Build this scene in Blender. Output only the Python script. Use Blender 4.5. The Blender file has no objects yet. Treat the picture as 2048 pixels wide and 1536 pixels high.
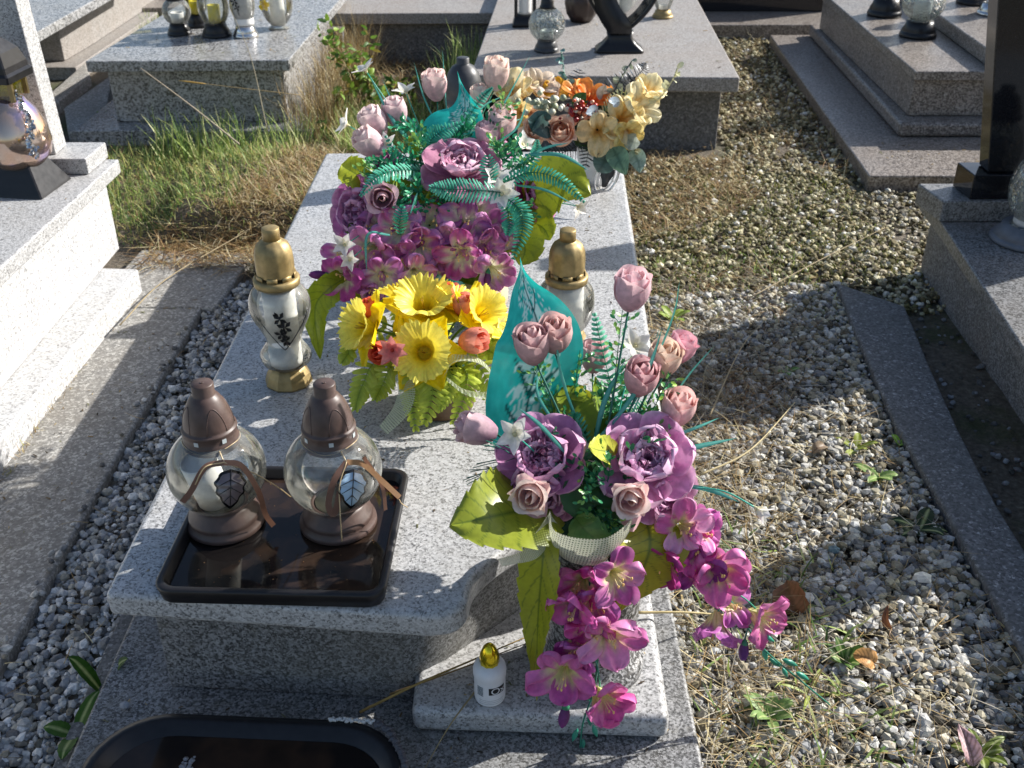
import bpy, bmesh, math, random
import numpy as np
from mathutils import Vector, Matrix, Quaternion, noise
R = math.radians
scene = bpy.context.scene
col = scene.collection
random.seed(7)

# ---------------------------------------------------------------- camera, sky, sun, exposure
CAM_Z, PITCH, FPX = 1.55, R(31.1), 2133.0
cam_d = bpy.data.cameras.new('camera')
cam = bpy.data.objects.new('camera', cam_d); col.objects.link(cam)
cam.location = (0, 0, CAM_Z); cam.rotation_euler = (R(90) - PITCH, 0, 0)
cam_d.sensor_width = 36.0; cam_d.lens = 36.0 * FPX / 2048; cam_d.clip_start = 0.05; cam_d.clip_end = 400
cam_d.dof.use_dof = True; cam_d.dof.focus_distance = 1.95; cam_d.dof.aperture_fstop = 9.0
scene.camera = cam
SUN = Vector((0.90, 0.43, 0)).normalized() * math.cos(R(31)) + Vector((0, 0, math.sin(R(31))))
w = bpy.data.worlds.new('World'); scene.world = w; w.use_nodes = True
sky = w.node_tree.nodes.new('ShaderNodeTexSky'); sky.sky_type = 'NISHITA'; sky.sun_disc = False
sky.sun_elevation = R(31); sky.sun_rotation = math.atan2(SUN.x, SUN.y)
sky.dust_density = 1.5
bgn = w.node_tree.nodes['Background']; bgn.inputs['Strength'].default_value = 0.088
w.node_tree.links.new(sky.outputs[0], bgn.inputs[0])
sun_d = bpy.data.lights.new('sun', 'SUN'); sun_d.energy = 4.9; sun_d.angle = R(0.55); sun_d.color = (1, 0.965, 0.91)
sun = bpy.data.objects.new('sun', sun_d); col.objects.link(sun)
sun.rotation_euler = (-SUN).to_track_quat('-Z', 'Y').to_euler(); sun.location = (4, 3, 5)
scene.view_settings.view_transform = 'Standard'; scene.view_settings.look = 'None'
scene.view_settings.gamma = 1; scene.view_settings.exposure = 0.78

# ---------------------------------------------------------------- survey helpers (photo sighting lines met with real heights)
cp, sp = math.cos(PITCH), math.sin(PITCH)
def ray(px, py):
    u = (px - 1024) / FPX; v = (768 - py) / FPX
    return Vector((u, v * sp + cp, v * cp - sp))
def Z(px, py, z):
    d = ray(px, py); t = (z - CAM_Z) / d.z
    return Vector((d.x * t, d.y * t, z))
def Y(px, py, y):
    d = ray(px, py); t = y / d.y
    return Vector((d.x * t, y, CAM_Z + d.z * t))
def mpp(px, py, y):
    return y / ray(px, py).y / FPX
CAMV = Vector((0, 0, CAM_Z))

def hexc(h):
    h = h.lstrip('#'); o = []
    for i in (0, 2, 4):
        c = int(h[i:i+2], 16) / 255
        o.append(c / 12.92 if c <= 0.04045 else ((c + 0.055) / 1.055) ** 2.4)
    return Vector(o)
def mix(a, b, t):
    t = max(0, min(1, t)); return a * (1 - t) + b * t

# ---------------------------------------------------------------- mesh builder
class MB:
    def __init__(s): s.v = []; s.f = []; s.c = []; s.m = []; s.uv = {}
    def add(s, vs, fs, c=None, mi=0):
        n = len(s.v); s.v.extend(vs)
        for f in fs: s.f.append(tuple(i + n for i in f)); s.m.append(mi)
        if c is None: c = Vector((1, 1, 1))
        if isinstance(c, list): s.c.extend(c)
        else: s.c.extend([c] * len(vs))
        return n
    def build(s, name, mat, parent=None, smooth=True, fix=False, bevel=0, label=None, seg=3, wn=False):
        me = bpy.data.meshes.new(name)
        off = Vector((0, 0, 0)); p = parent
        while p is not None: off = off + p.location; p = p.parent
        me.from_pydata([tuple(Vector(q) - off) for q in s.v], [], s.f)
        ca = me.color_attributes.new('Col', 'FLOAT_COLOR', 'POINT')
        arr = np.ones((len(s.v), 4), dtype=np.float32)
        if s.c: arr[:, :3] = np.array([tuple(x) for x in s.c], dtype=np.float32)
        ca.data.foreach_set('color', arr.ravel())
        if s.uv:
            ul = me.uv_layers.new(name='UVMap')
            for l in me.loops: ul.data[l.index].uv = s.uv.get(l.vertex_index, (0, 0))
        for m in (mat if isinstance(mat, (list, tuple)) else [mat]): me.materials.append(m)
        me.polygons.foreach_set('material_index', s.m)
        me.polygons.foreach_set('use_smooth', [smooth] * len(s.f))
        if fix:
            bm = bmesh.new(); bm.from_mesh(me); bmesh.ops.recalc_face_normals(bm, faces=bm.faces); bm.to_mesh(me); bm.free()
        me.update()
        o = bpy.data.objects.new(name, me); col.objects.link(o)
        if parent: o.parent = parent
        if bevel:
            b = o.modifiers.new('bevel', 'BEVEL'); b.width = bevel; b.segments = seg; b.limit_method = 'ANGLE'; b.angle_limit = R(50)
            b.harden_normals = smooth
        if label: o['label'] = label
        return o
def thing(name, label, cat, loc=(0, 0, 0), group=None):
    o = bpy.data.objects.new(name, None); col.objects.link(o); o.location = loc; o.empty_display_size = 0.05
    o['label'] = label; o['category'] = cat
    if group: o['group'] = group
    return o
def tag(o, label, cat, group=None):
    o['label'] = label; o['category'] = cat
    if group: o['group'] = group
    return o
def structure(o): o['kind'] = 'structure'; return o

def prism(mb, poly, z0, z1, c=None, top=None):
    n = len(poly); top = top or poly
    vs = [Vector((p[0], p[1], z0)) for p in poly] + [Vector((p[0], p[1], z1)) for p in top]
    a = sum(poly[i][0] * poly[(i + 1) % n][1] - poly[(i + 1) % n][0] * poly[i][1] for i in range(n))
    ccw = a > 0
    fs = [tuple(range(n))[::-1], tuple(range(n, 2 * n))] + [(i, (i + 1) % n, n + (i + 1) % n, n + i) for i in range(n)]
    if not ccw: fs = [f[::-1] for f in fs]
    mb.add(vs, fs, c)
def tube(mb, pts, r, n=6, c=None, cap=True):
    pts = [Vector(p) for p in pts]; m = len(pts)
    rs = r if isinstance(r, (list, tuple)) else [r] * m
    up = Vector((0.13, 0.21, 0.97)); vs = []; cs = []
    prev = None
    for i in range(m):
        t = (pts[min(i + 1, m - 1)] - pts[max(i - 1, 0)])
        if t.length < 1e-9: t = Vector((0, 0, 1))
        t.normalize()
        if prev is None:
            a = t.cross(up);
            if a.length < 0.05: a = t.cross(Vector((1, 0, 0)))
        else: a = prev - t * prev.dot(t)
        a.normalize(); prev = a; b = t.cross(a)
        for k in range(n):
            th = 2 * math.pi * k / n
            vs.append(pts[i] + (a * math.cos(th) + b * math.sin(th)) * rs[i])
            cs.append(c[i] if isinstance(c, list) else (c if c is not None else Vector((1, 1, 1))))
    fs = [(i * n + k, i * n + (k + 1) % n, (i + 1) * n + (k + 1) % n, (i + 1) * n + k) for i in range(m - 1) for k in range(n)]
    if cap: fs += [tuple(range(n))[::-1], tuple(range((m - 1) * n, m * n))]
    mb.add(vs, fs, cs)
def lathe(mb, prof, c, n=48, col_=None, mod=None, T=None, closed=True):
    c = Vector(c); vs = []; cs = []
    for j, (r, z) in enumerate(prof):
        for k in range(n):
            th = 2 * math.pi * k / n; rr = r * (mod(th, z) if mod else 1)
            p = Vector((rr * math.cos(th), rr * math.sin(th), z))
            if T: p = T @ p
            vs.append(c + p); cs.append(col_[j] if isinstance(col_, list) else (col_ if col_ is not None else Vector((1, 1, 1))))
    m = len(prof)
    fs = [(j * n + k, j * n + (k + 1) % n, (j + 1) * n + (k + 1) % n, (j + 1) * n + k) for j in range(m - 1) for k in range(n)]
    if closed:
        if prof[0][0] > 1e-6: fs.append(tuple(range(n))[::-1])
        if prof[-1][0] > 1e-6: fs.append(tuple(range((m - 1) * n, m * n)))
    mb.add(vs, fs, cs)
def cr(pts, n=12):
    P = [Vector(p) for p in pts]
    if len(P) == 2: return [P[0].lerp(P[1], i / n) for i in range(n + 1)]
    P = [P[0] * 2 - P[1]] + P + [P[-1] * 2 - P[-2]]; out = []; segs = len(P) - 3
    for i in range(n + 1):
        t = i / n * segs; k = min(int(t), segs - 1); t -= k
        a, b, c, d = P[k:k + 4]
        out.append(0.5 * ((2 * b) + (c - a) * t + (2 * a - 5 * b + 4 * c - d) * t * t + (3 * b - a - 3 * c + d) * t ** 3))
    return out
def grid(mb, nu, nv, fn, cf=None, M=None, loc=None, uvs=False):
    vs = []; cs = []; base = len(mb.v)
    for i in range(nu + 1):
        for j in range(nv + 1):
            u = i / nu; v = j / nv * 2 - 1
            p = fn(u, v)
            if M is not None: p = M @ p
            if loc is not None: p = p + loc
            vs.append(p); cs.append(cf(u, v) if cf else Vector((1, 1, 1)))
    fs = [(i * (nv + 1) + j, (i + 1) * (nv + 1) + j, (i + 1) * (nv + 1) + j + 1, i * (nv + 1) + j + 1) for i in range(nu) for j in range(nv)]
    mb.add(vs, fs, cs)
    if uvs:
        for i in range(nu + 1):
            for j in range(nv + 1): mb.uv[base + i * (nv + 1) + j] = (i / nu, j / nv)
def orient(d, spin=0):
    d = Vector(d).normalized()
    return (Vector((0, 0, 1)).rotation_difference(d) @ Quaternion((0, 0, 1), spin)).to_matrix()

# ---------------------------------------------------------------- materials
def newmat(name):
    m = bpy.data.materials.new(name); m.use_nodes = True; nt = m.node_tree
    return m, nt, nt.nodes['Principled BSDF'], nt.nodes['Material Output']
def N(nt, t, **k):
    n = nt.nodes.new(t)
    for a, b in k.items(): setattr(n, a, b)
    return n
def ramp(nt, stops, interp='LINEAR'):
    r = N(nt, 'ShaderNodeValToRGB'); r.color_ramp.interpolation = interp
    e = r.color_ramp.elements
    while len(e) < len(stops): e.new(0.5)
    for x, (p, c) in zip(e, stops):
        x.position = p; x.color = (c[0], c[1], c[2], 1) if hasattr(c, '__len__') else (c, c, c, 1)
    return r
def granite(name, stops, grain=330, rough=0.22, bump=0.0, stain=0.25, stain_col=(0.30, 0.27, 0.20), mixn=0.35):
    m, nt, b, out = newmat(name); L = nt.links.new
    tc = N(nt, 'ShaderNodeTexCoord')
    vo = N(nt, 'ShaderNodeTexVoronoi'); vo.inputs['Scale'].default_value = grain
    wob = N(nt, 'ShaderNodeTexNoise'); wob.inputs['Scale'].default_value = grain * 1.3; wob.inputs['Detail'].default_value = 2
    va = N(nt, 'ShaderNodeVectorMath', operation='MULTIPLY_ADD'); va.inputs[1].default_value = (0.006,) * 3
    L(tc.outputs['Object'], wob.inputs['Vector']); L(wob.outputs['Color'], va.inputs[0]); L(tc.outputs['Object'], va.inputs[2])
    L(va.outputs[0], vo.inputs['Vector'])
    sep = N(nt, 'ShaderNodeSeparateColor'); L(vo.outputs['Color'], sep.inputs[0])
    no = N(nt, 'ShaderNodeTexNoise'); no.inputs['Scale'].default_value = grain * 0.35; no.inputs['Detail'].default_value = 5; no.inputs['Roughness'].default_value = 0.7
    L(tc.outputs['Object'], no.inputs['Vector'])
    mr = N(nt, 'ShaderNodeMapRange'); mr.inputs[1].default_value = 0.3; mr.inputs[2].default_value = 0.7; L(no.outputs[0], mr.inputs[0])
    mx = N(nt, 'ShaderNodeMix'); mx.inputs[0].default_value = mixn; L(sep.outputs[0], mx.inputs[2]); L(mr.outputs[0], mx.inputs[3])
    rp = ramp(nt, stops); L(mx.outputs[0], rp.inputs[0])
    st = N(nt, 'ShaderNodeTexNoise'); st.inputs['Scale'].default_value = 3.5; st.inputs['Detail'].default_value = 8; st.inputs['Roughness'].default_value = 0.65
    L(tc.outputs['Object'], st.inputs['Vector'])
    sr = ramp(nt, [(0.42, 0.0), (0.7, 0.8), (0.8, 1.0)]); L(st.outputs[0], sr.inputs[0])
    s2 = N(nt, 'ShaderNodeTexNoise'); s2.inputs['Scale'].default_value = 22; s2.inputs['Detail'].default_value = 10; s2.inputs['Roughness'].default_value = 0.75; L(tc.outputs['Object'], s2.inputs['Vector'])
    sr2 = ramp(nt, [(0.56, 0.0), (0.66, 0.9)]); L(s2.outputs[0], sr2.inputs[0])
    sx = N(nt, 'ShaderNodeMath', operation='MAXIMUM'); L(sr.outputs[0], sx.inputs[0]); L(sr2.outputs[0], sx.inputs[1])
    sm = N(nt, 'ShaderNodeMath', operation='MULTIPLY'); sm.inputs[1].default_value = stain; L(sx.outputs[0], sm.inputs[0])
    mc = N(nt, 'ShaderNodeMix', data_type='RGBA'); mc.inputs[7].default_value = (*stain_col, 1)
    L(sm.outputs[0], mc.inputs[0]); L(rp.outputs[0], mc.inputs[6]); L(mc.outputs[2], b.inputs['Base Color'])
    rr = N(nt, 'ShaderNodeMapRange'); rr.inputs[3].default_value = rough; rr.inputs[4].default_value = min(1, rough + 0.25); L(st.outputs[0], rr.inputs[0])
    L(rr.outputs[0], b.inputs['Roughness'])
    if bump:
        bp = N(nt, 'ShaderNodeBump'); bp.inputs['Strength'].default_value = bump; bp.inputs['Distance'].default_value = 0.002
        L(mx.outputs[0], bp.inputs['Height']); L(bp.outputs[0], b.inputs['Normal'])
    return m
def plain(name, c, rough=0.5, metal=0, spec=0.5, noise_amt=0.15, nscale=40, bump=0.1, coat=0):
    m, nt, b, out = newmat(name); L = nt.links.new
    tc = N(nt, 'ShaderNodeTexCoord'); no = N(nt, 'ShaderNodeTexNoise'); no.inputs['Scale'].default_value = nscale; no.inputs['Detail'].default_value = 6
    L(tc.outputs['Object'], no.inputs['Vector'])
    c = Vector(c); rp = ramp(nt, [(0.3, c * (1 - noise_amt)), (0.7, c * (1 + noise_amt))]); L(no.outputs[0], rp.inputs[0]); L(rp.outputs[0], b.inputs['Base Color'])
    rr = N(nt, 'ShaderNodeMapRange'); rr.inputs[3].default_value = max(0.02, rough - 0.08); rr.inputs[4].default_value = rough + 0.12; L(no.outputs[0], rr.inputs[0]); L(rr.outputs[0], b.inputs['Roughness'])
    b.inputs['Metallic'].default_value = metal; b.inputs['Specular IOR Level'].default_value = spec; b.inputs['Coat Weight'].default_value = coat
    if bump:
        bp = N(nt, 'ShaderNodeBump'); bp.inputs['Strength'].default_value = bump; bp.inputs['Distance'].default_value = 0.002
        L(no.outputs[0], bp.inputs['Height']); L(bp.outputs[0], b.inputs['Normal'])
    return m
def vcol(name, rough=0.5, trans=0.3, spec=0.3, nscale=250, namt=0.12, coat=0, bump=0.15, tint=(1, 1, 1)):
    m, nt, b, out = newmat(name); L = nt.links.new
    at = N(nt, 'ShaderNodeAttribute', attribute_name='Col')
    tc = N(nt, 'ShaderNodeTexCoord'); no = N(nt, 'ShaderNodeTexNoise'); no.inputs['Scale'].default_value = nscale; no.inputs['Detail'].default_value = 4
    L(tc.outputs['Object'], no.inputs['Vector'])
    mr = N(nt, 'ShaderNodeMapRange'); mr.inputs[1].default_value = 0.25; mr.inputs[2].default_value = 0.75; mr.inputs[3].default_value = 1 - namt; mr.inputs[4].default_value = 1 + namt
    L(no.outputs[0], mr.inputs[0])
    vm = N(nt, 'ShaderNodeVectorMath', operation='SCALE'); L(at.outputs['Color'], vm.inputs[0]); L(mr.outputs[0], vm.inputs['Scale'])
    L(vm.outputs[0], b.inputs['Base Color']); b.inputs['Roughness'].default_value = rough; b.inputs['Specular IOR Level'].default_value = spec
    b.inputs['Coat Weight'].default_value = coat
    if bump:
        bp = N(nt, 'ShaderNodeBump'); bp.inputs['Strength'].default_value = bump; bp.inputs['Distance'].default_value = 0.001
        L(no.outputs[0], bp.inputs['Height']); L(bp.outputs[0], b.inputs['Normal'])
    if trans:
        tl = N(nt, 'ShaderNodeBsdfTranslucent'); L(vm.outputs[0], tl.inputs[0])
        ms = N(nt, 'ShaderNodeMixShader'); ms.inputs[0].default_value = trans
        L(b.outputs[0], ms.inputs[1]); L(tl.outputs[0], ms.inputs[2]); L(ms.outputs[0], out.inputs[0])
    return m
def thin_glass(name, tint=(0.96, 0.98, 0.96), refl=1.0, rough=0.02, bumpscale=0, bumpstr=0.3, dirt_glare=0.06, edge=0.6):
    m, nt, b, out = newmat(name); L = nt.links.new; nt.nodes.remove(b)
    tr = N(nt, 'ShaderNodeBsdfTransparent'); gl = N(nt, 'ShaderNodeBsdfGlossy'); gl.inputs['Roughness'].default_value = rough
    lw = N(nt, 'ShaderNodeLayerWeight'); lw.inputs['Blend'].default_value = 0.35
    rpt = ramp(nt, [(0.0, tint), (0.65, tint), (1.0, tuple(t * edge for t in tint))]); L(lw.outputs['Facing'], rpt.inputs[0]); L(rpt.outputs[0], tr.inputs[0])
    fr = N(nt, 'ShaderNodeFresnel'); fr.inputs['IOR'].default_value = 1.6
    mu = N(nt, 'ShaderNodeMath', operation='MULTIPLY'); mu.inputs[1].default_value = refl * 1.4; mu.use_clamp = True; L(fr.outputs[0], mu.inputs[0])
    ms = N(nt, 'ShaderNodeMixShader'); L(mu.outputs[0], ms.inputs[0]); L(tr.outputs[0], ms.inputs[1]); L(gl.outputs[0], ms.inputs[2])
    df = N(nt, 'ShaderNodeBsdfDiffuse'); df.inputs[0].default_value = (0.6, 0.6, 0.55, 1)
    tc = N(nt, 'ShaderNodeTexCoord'); no = N(nt, 'ShaderNodeTexNoise'); no.inputs['Scale'].default_value = 25; no.inputs['Detail'].default_value = 6; L(tc.outputs['Object'], no.inputs['Vector'])
    dm = N(nt, 'ShaderNodeMapRange'); dm.inputs[1].default_value = 0.35; dm.inputs[2].default_value = 0.75; dm.inputs[4].default_value = dirt_glare * 2; L(no.outputs[0], dm.inputs[0])  # patchy pale film: some dirt, also white glare put into the colour
    m2 = N(nt, 'ShaderNodeMixShader'); L(dm.outputs[0], m2.inputs[0]); L(ms.outputs[0], m2.inputs[1]); L(df.outputs[0], m2.inputs[2]); L(m2.outputs[0], out.inputs[0])
    if bumpscale:
        vo = N(nt, 'ShaderNodeTexVoronoi', feature='DISTANCE_TO_EDGE'); vo.inputs['Scale'].default_value = bumpscale; L(tc.outputs['Object'], vo.inputs['Vector'])
        rp = ramp(nt, [(0.0, 0.0), (0.12, 1.0)]); L(vo.outputs[0], rp.inputs[0])
        bp = N(nt, 'ShaderNodeBump'); bp.inputs['Strength'].default_value = bumpstr; bp.inputs['Distance'].default_value = 0.004; L(rp.outputs[0], bp.inputs['Height'])
        L(bp.outputs[0], gl.inputs['Normal']); L(bp.outputs[0], fr.inputs['Normal']); L(bp.outputs[0], lw.inputs['Normal'])
    return m
def netmat(name, c, nu=60, nv=14, alpha=0.25, th=0.35):
    m, nt, b, out = newmat(name); L = nt.links.new
    uv = N(nt, 'ShaderNodeTexCoord'); sx = N(nt, 'ShaderNodeSeparateXYZ'); L(uv.outputs['UV'], sx.inputs[0]); outs = []
    for ax, k in ((0, nu), (1, nv)):
        a = N(nt, 'ShaderNodeMath', operation='MULTIPLY'); a.inputs[1].default_value = k; L(sx.outputs[ax], a.inputs[0])
        f = N(nt, 'ShaderNodeMath', operation='FRACT'); L(a.outputs[0], f.inputs[0])
        l = N(nt, 'ShaderNodeMath', operation='LESS_THAN'); l.inputs[1].default_value = th; L(f.outputs[0], l.inputs[0]); outs.append(l)
    mx = N(nt, 'ShaderNodeMath', operation='MAXIMUM'); L(outs[0].outputs[0], mx.inputs[0]); L(outs[1].outputs[0], mx.inputs[1])
    mr = N(nt, 'ShaderNodeMapRange'); mr.inputs[3].default_value = alpha; mr.inputs[4].default_value = 0.95; L(mx.outputs[0], mr.inputs[0])
    b.inputs['Base Color'].default_value = (*c, 1); b.inputs['Roughness'].default_value = 0.4
    tr = N(nt, 'ShaderNodeBsdfTransparent'); ms = N(nt, 'ShaderNodeMixShader')
    tl = N(nt, 'ShaderNodeBsdfTranslucent'); tl.inputs[0].default_value = (*c, 1); m1 = N(nt, 'ShaderNodeMixShader'); m1.inputs[0].default_value = 0.3
    L(b.outputs[0], m1.inputs[1]); L(tl.outputs[0], m1.inputs[2])
    L(mr.outputs[0], ms.inputs[0]); L(tr.outputs[0], ms.inputs[1]); L(m1.outputs[0], ms.inputs[2]); L(ms.outputs[0], out.inputs[0])
    return m

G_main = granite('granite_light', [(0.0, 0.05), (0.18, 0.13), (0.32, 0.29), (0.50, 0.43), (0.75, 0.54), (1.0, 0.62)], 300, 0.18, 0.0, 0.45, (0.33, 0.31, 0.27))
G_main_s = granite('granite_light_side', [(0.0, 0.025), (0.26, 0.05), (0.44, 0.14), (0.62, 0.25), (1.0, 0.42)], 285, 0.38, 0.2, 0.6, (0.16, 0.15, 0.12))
G_vase = granite('granite_dark_mottled', [(0.0, 0.015), (0.38, 0.04), (0.5, 0.14), (0.66, 0.38), (1.0, 0.5)], 240, 0.2, 0.0, 0.1, mixn=0.5)
G_left = granite('granite_left', [(0.0, 0.04), (0.18, 0.12), (0.35, 0.32), (0.6, 0.46), (1.0, 0.6)], 330, 0.3, 0.0, 0.35, (0.3, 0.28, 0.24))
G_leftw = granite('granite_left_wall', [(0.0, 0.11), (0.2, 0.27), (0.4, 0.46), (1.0, 0.58)], 220, 0.5, 0.2, 0.12, (0.55, 0.48, 0.36))
G_bl = granite('granite_back_left', [(0.0, 0.03), (0.3, 0.1), (0.5, 0.3), (1.0, 0.5)], 160, 0.14, 0.0, 0.25)
G_bc = granite('terrazzo_brownish', [(0.0, (.10, .09, .08)), (0.3, (.20, .185, .17)), (0.55, (.31, .29, .27)), (1.0, (.46, .44, .42))], 230, 0.45, 0.2, 0.5, (0.24, 0.19, 0.15))
G_conc = granite('terrazzo_body', [(0.0, 0.05), (0.4, 0.12), (0.75, 0.2), (1.0, 0.4)], 150, 0.7, 0.4, 0.5, (0.15, 0.13, 0.1))
G_fr = granite('granite_brown', [(0.0, 0.03), (0.35, (.10, .085, .075)), (0.5, (.215, .19, .17)), (0.75, (.34, .305, .275)), (1.0, (.48, .45, .41))], 190, 0.25, 0.1, 0.3, (0.2, 0.15, 0.1))
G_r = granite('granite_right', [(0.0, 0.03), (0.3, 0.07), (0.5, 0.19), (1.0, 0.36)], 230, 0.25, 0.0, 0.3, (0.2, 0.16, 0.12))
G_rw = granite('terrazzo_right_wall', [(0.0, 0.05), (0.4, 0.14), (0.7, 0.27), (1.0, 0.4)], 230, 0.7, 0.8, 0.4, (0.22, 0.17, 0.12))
M_path = granite('exposed_aggregate', [(0.0, (.15, .145, .135)), (0.42, (.22, .212, .198)), (0.60, (.29, .28, .26)), (0.72, (.42, .41, .38)), (1.0, (.60, .58, .54))], 170, 0.75, 0.6, 0.5, (0.19, 0.16, 0.12), mixn=0.45)
M_kerb = granite('concrete_kerb', [(0.0, 0.06), (0.5, 0.15), (0.75, 0.22), (0.9, 0.45), (1.0, 0.6)], 170, 0.8, 0.6, 0.7, (0.13, 0.13, 0.12))
M_black = plain('polished_black_granite', (0.012, 0.012, 0.014), 0.06, 0, 0.5, 0.3, 300, 0)
M_blackpl = plain('black_plastic', (0.012, 0.012, 0.014), 0.32, 0, 0.4, 0.2, 60, 0.05)
M_darkpl = plain('dark_grey_plastic', (0.045, 0.046, 0.05), 0.4, 0, 0.5, 0.2, 60, 0.05)
M_brownpl = plain('brown_plastic', (0.082, 0.052, 0.044), 0.42, 0, 0.45, 0.3, 45, 0.12)
M_tray = plain('tray_plastic', (0.012, 0.011, 0.012), 0.4, 0, 0.45, 0.15, 30, 0.05)
M_gold = plain('matt_gold', (0.33, 0.245, 0.11), 0.48, 0.55, 0.5, 0.25, 60, 0.15)
M_goldy = plain('shiny_yellow_gold', (0.82, 0.62, 0.03), 0.14, 0.85, 0.5, 0.1, 60, 0.0)
M_silver = plain('silver_plastic', (0.62, 0.62, 0.63), 0.15, 0.9, 0.5, 0.1, 60, 0.0)
M_white = plain('white_plastic', (0.75, 0.76, 0.78), 0.4, 0, 0.4, 0.05, 60, 0.0)
M_wax = plain('candle_wax', (0.78, 0.77, 0.74), 0.45, 0, 0.4, 0.06, 50, 0.1)
M_pot = plain('brown_pot', (0.13, 0.075, 0.04), 0.5, 0, 0.4, 0.2, 60, 0.1)
M_beige = plain('beige_ceramic', (0.62, 0.47, 0.30), 0.35, 0, 0.5, 0.1, 40, 0.1)
M_teal = plain('teal_plastic_pot', (0.03, 0.30, 0.26), 0.35, 0, 0.5, 0.1, 40, 0.1)
M_soil = plain('potting_foam', (0.02, 0.05, 0.03), 0.9, 0, 0.1, 0.4, 100, 0.6)
M_glass = thin_glass('clear_glass', (0.985, 0.99, 0.965), dirt_glare=0.19, refl=1.0, edge=.75)  # pale film raised so sun glare shows as diffuse colour
M_glass_y = thin_glass('yellow_glass', (0.80, 0.74, 0.12), dirt_glare=0.05)
M_glass_g = thin_glass('crackle_glass', (0.86, 0.93, 0.90), 1.6, 0.05, 70, 0.9, 0.14, 0.3)
M_glass_s = thin_glass('frosty_glass', (0.93, 0.94, 0.95), 1.4, 0.1, 60, 0.4, 0.12)
M_petal = vcol('petal', 0.62, 0.30, 0.2, 110, 0.2, 0, 0.55)
M_petal_gloss = vcol('satin_petal', 0.42, 0.28, 0.35, 110, 0.18, 0, 0.5)
M_leafpl = vcol('plastic_leaf', 0.34, 0.22, 0.45, 120, 0.12)
M_teal_leaf = vcol('glossy_teal_leaf', 0.2, 0.3, 0.6, 90, 0.06, 0.3)
M_stem = vcol('stem_plastic', 0.4, 0.0, 0.4)
M_grass = vcol('grass_blade', 0.5, 0.35, 0.3, 60, 0.2, 0, 0)
M_straw = vcol('dry_straw', 0.6, 0.2, 0.25, 60, 0.2, 0, 0)
M_stone = vcol('gravel_stone', 0.75, 0.0, 0.3, 160, 0.28, 0, 0.5)
M_weed = vcol('weed_leaf', 0.5, 0.25, 0.35, 150, 0.2)
M_net = netmat('cream_net_ribbon', (0.62, 0.63, 0.50), 46, 16, 0.35, 0.45)
M_net2 = netmat('green_net_ribbon', (0.55, 0.60, 0.42), 34, 12, 0.12, 0.4)
M_ribbon = vcol('satin_ribbon', 0.3, 0.12, 0.5, 200, 0.08)
def water_mat():
    m, nt, b, out = newmat('dark_water'); b.inputs['Base Color'].default_value = (0.012, 0.010, 0.010, 1); b.inputs['Roughness'].default_value = 0.05; b.inputs['Specular IOR Level'].default_value = 0.35
    b.inputs['IOR'].default_value = 1.45; L = nt.links.new
    tc = N(nt, 'ShaderNodeTexCoord'); no = N(nt, 'ShaderNodeTexNoise'); no.inputs['Scale'].default_value = 9; no.inputs['Detail'].default_value = 3; L(tc.outputs['Object'], no.inputs['Vector'])
    rp = ramp(nt, [(0.45, (0.012, 0.010, 0.010)), (0.58, (0.034, 0.021, 0.015)), (0.72, (0.02, 0.014, 0.011))]); L(no.outputs[0], rp.inputs[0]); L(rp.outputs[0], b.inputs['Base Color'])
    return m
M_water = water_mat()
def irid():
    m, nt, b, out = newmat('iridescent_mirror_glass'); L = nt.links.new
    lw = N(nt, 'ShaderNodeLayerWeight'); lw.inputs['Blend'].default_value = 0.5
    tc = N(nt, 'ShaderNodeTexCoord'); no = N(nt, 'ShaderNodeTexNoise'); no.inputs['Scale'].default_value = 9; L(tc.outputs['Object'], no.inputs['Vector'])
    rp = ramp(nt, [(0.3, (0.55, 0.48, 0.42)), (0.5, (0.60, 0.42, 0.32)), (0.68, (0.42, 0.36, 0.66))]); L(no.outputs[0], rp.inputs[0]); L(rp.outputs[0], b.inputs['Base Color'])
    b.inputs['Metallic'].default_value = 0.85; b.inputs['Roughness'].default_value = 0.1
    return m
M_irid = irid()

# ================================================================ GROUND
def sm(a, b, t):
    t = max(0, min(1, (t - a) / (b - a))); return t * t * (3 - 2 * t)
def gh(x, y):
    n_ = 0.05 * noise.noise(Vector((x * 4, y * 4, 9)))
    md = 0.12 * sm(3.48, 3.66, y + n_) * (1 - sm(4.1, 4.5, y)) * sm(-1.30, -1.20, x) * (1 - sm(-0.62, -0.5, x))
    return md + 0.012 * noise.noise(Vector((x * 2.1, y * 2.1, 0.3))) + 0.007 * noise.noise(Vector((x * 9, y * 9, 4)))
xs = np.unique(np.concatenate([np.linspace(-60, -3, 14), np.linspace(-3, 3, 190), np.linspace(3, 60, 14)]))
ys = np.unique(np.concatenate([np.linspace(-60, 0.5, 10), np.linspace(0.5, 8, 220), np.linspace(8, 90, 16)]))
mb = MB(); nx, ny = len(xs), len(ys)
mb.add([Vector((x, y, gh(x, y) - 0.012 + (0.004 if abs(x) < 3 else 0))) for y in ys for x in xs],
       [(j * nx + i, j * nx + i + 1, (j + 1) * nx + i + 1, (j + 1) * nx + i) for j in range(ny - 1) for i in range(nx - 1)])
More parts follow.
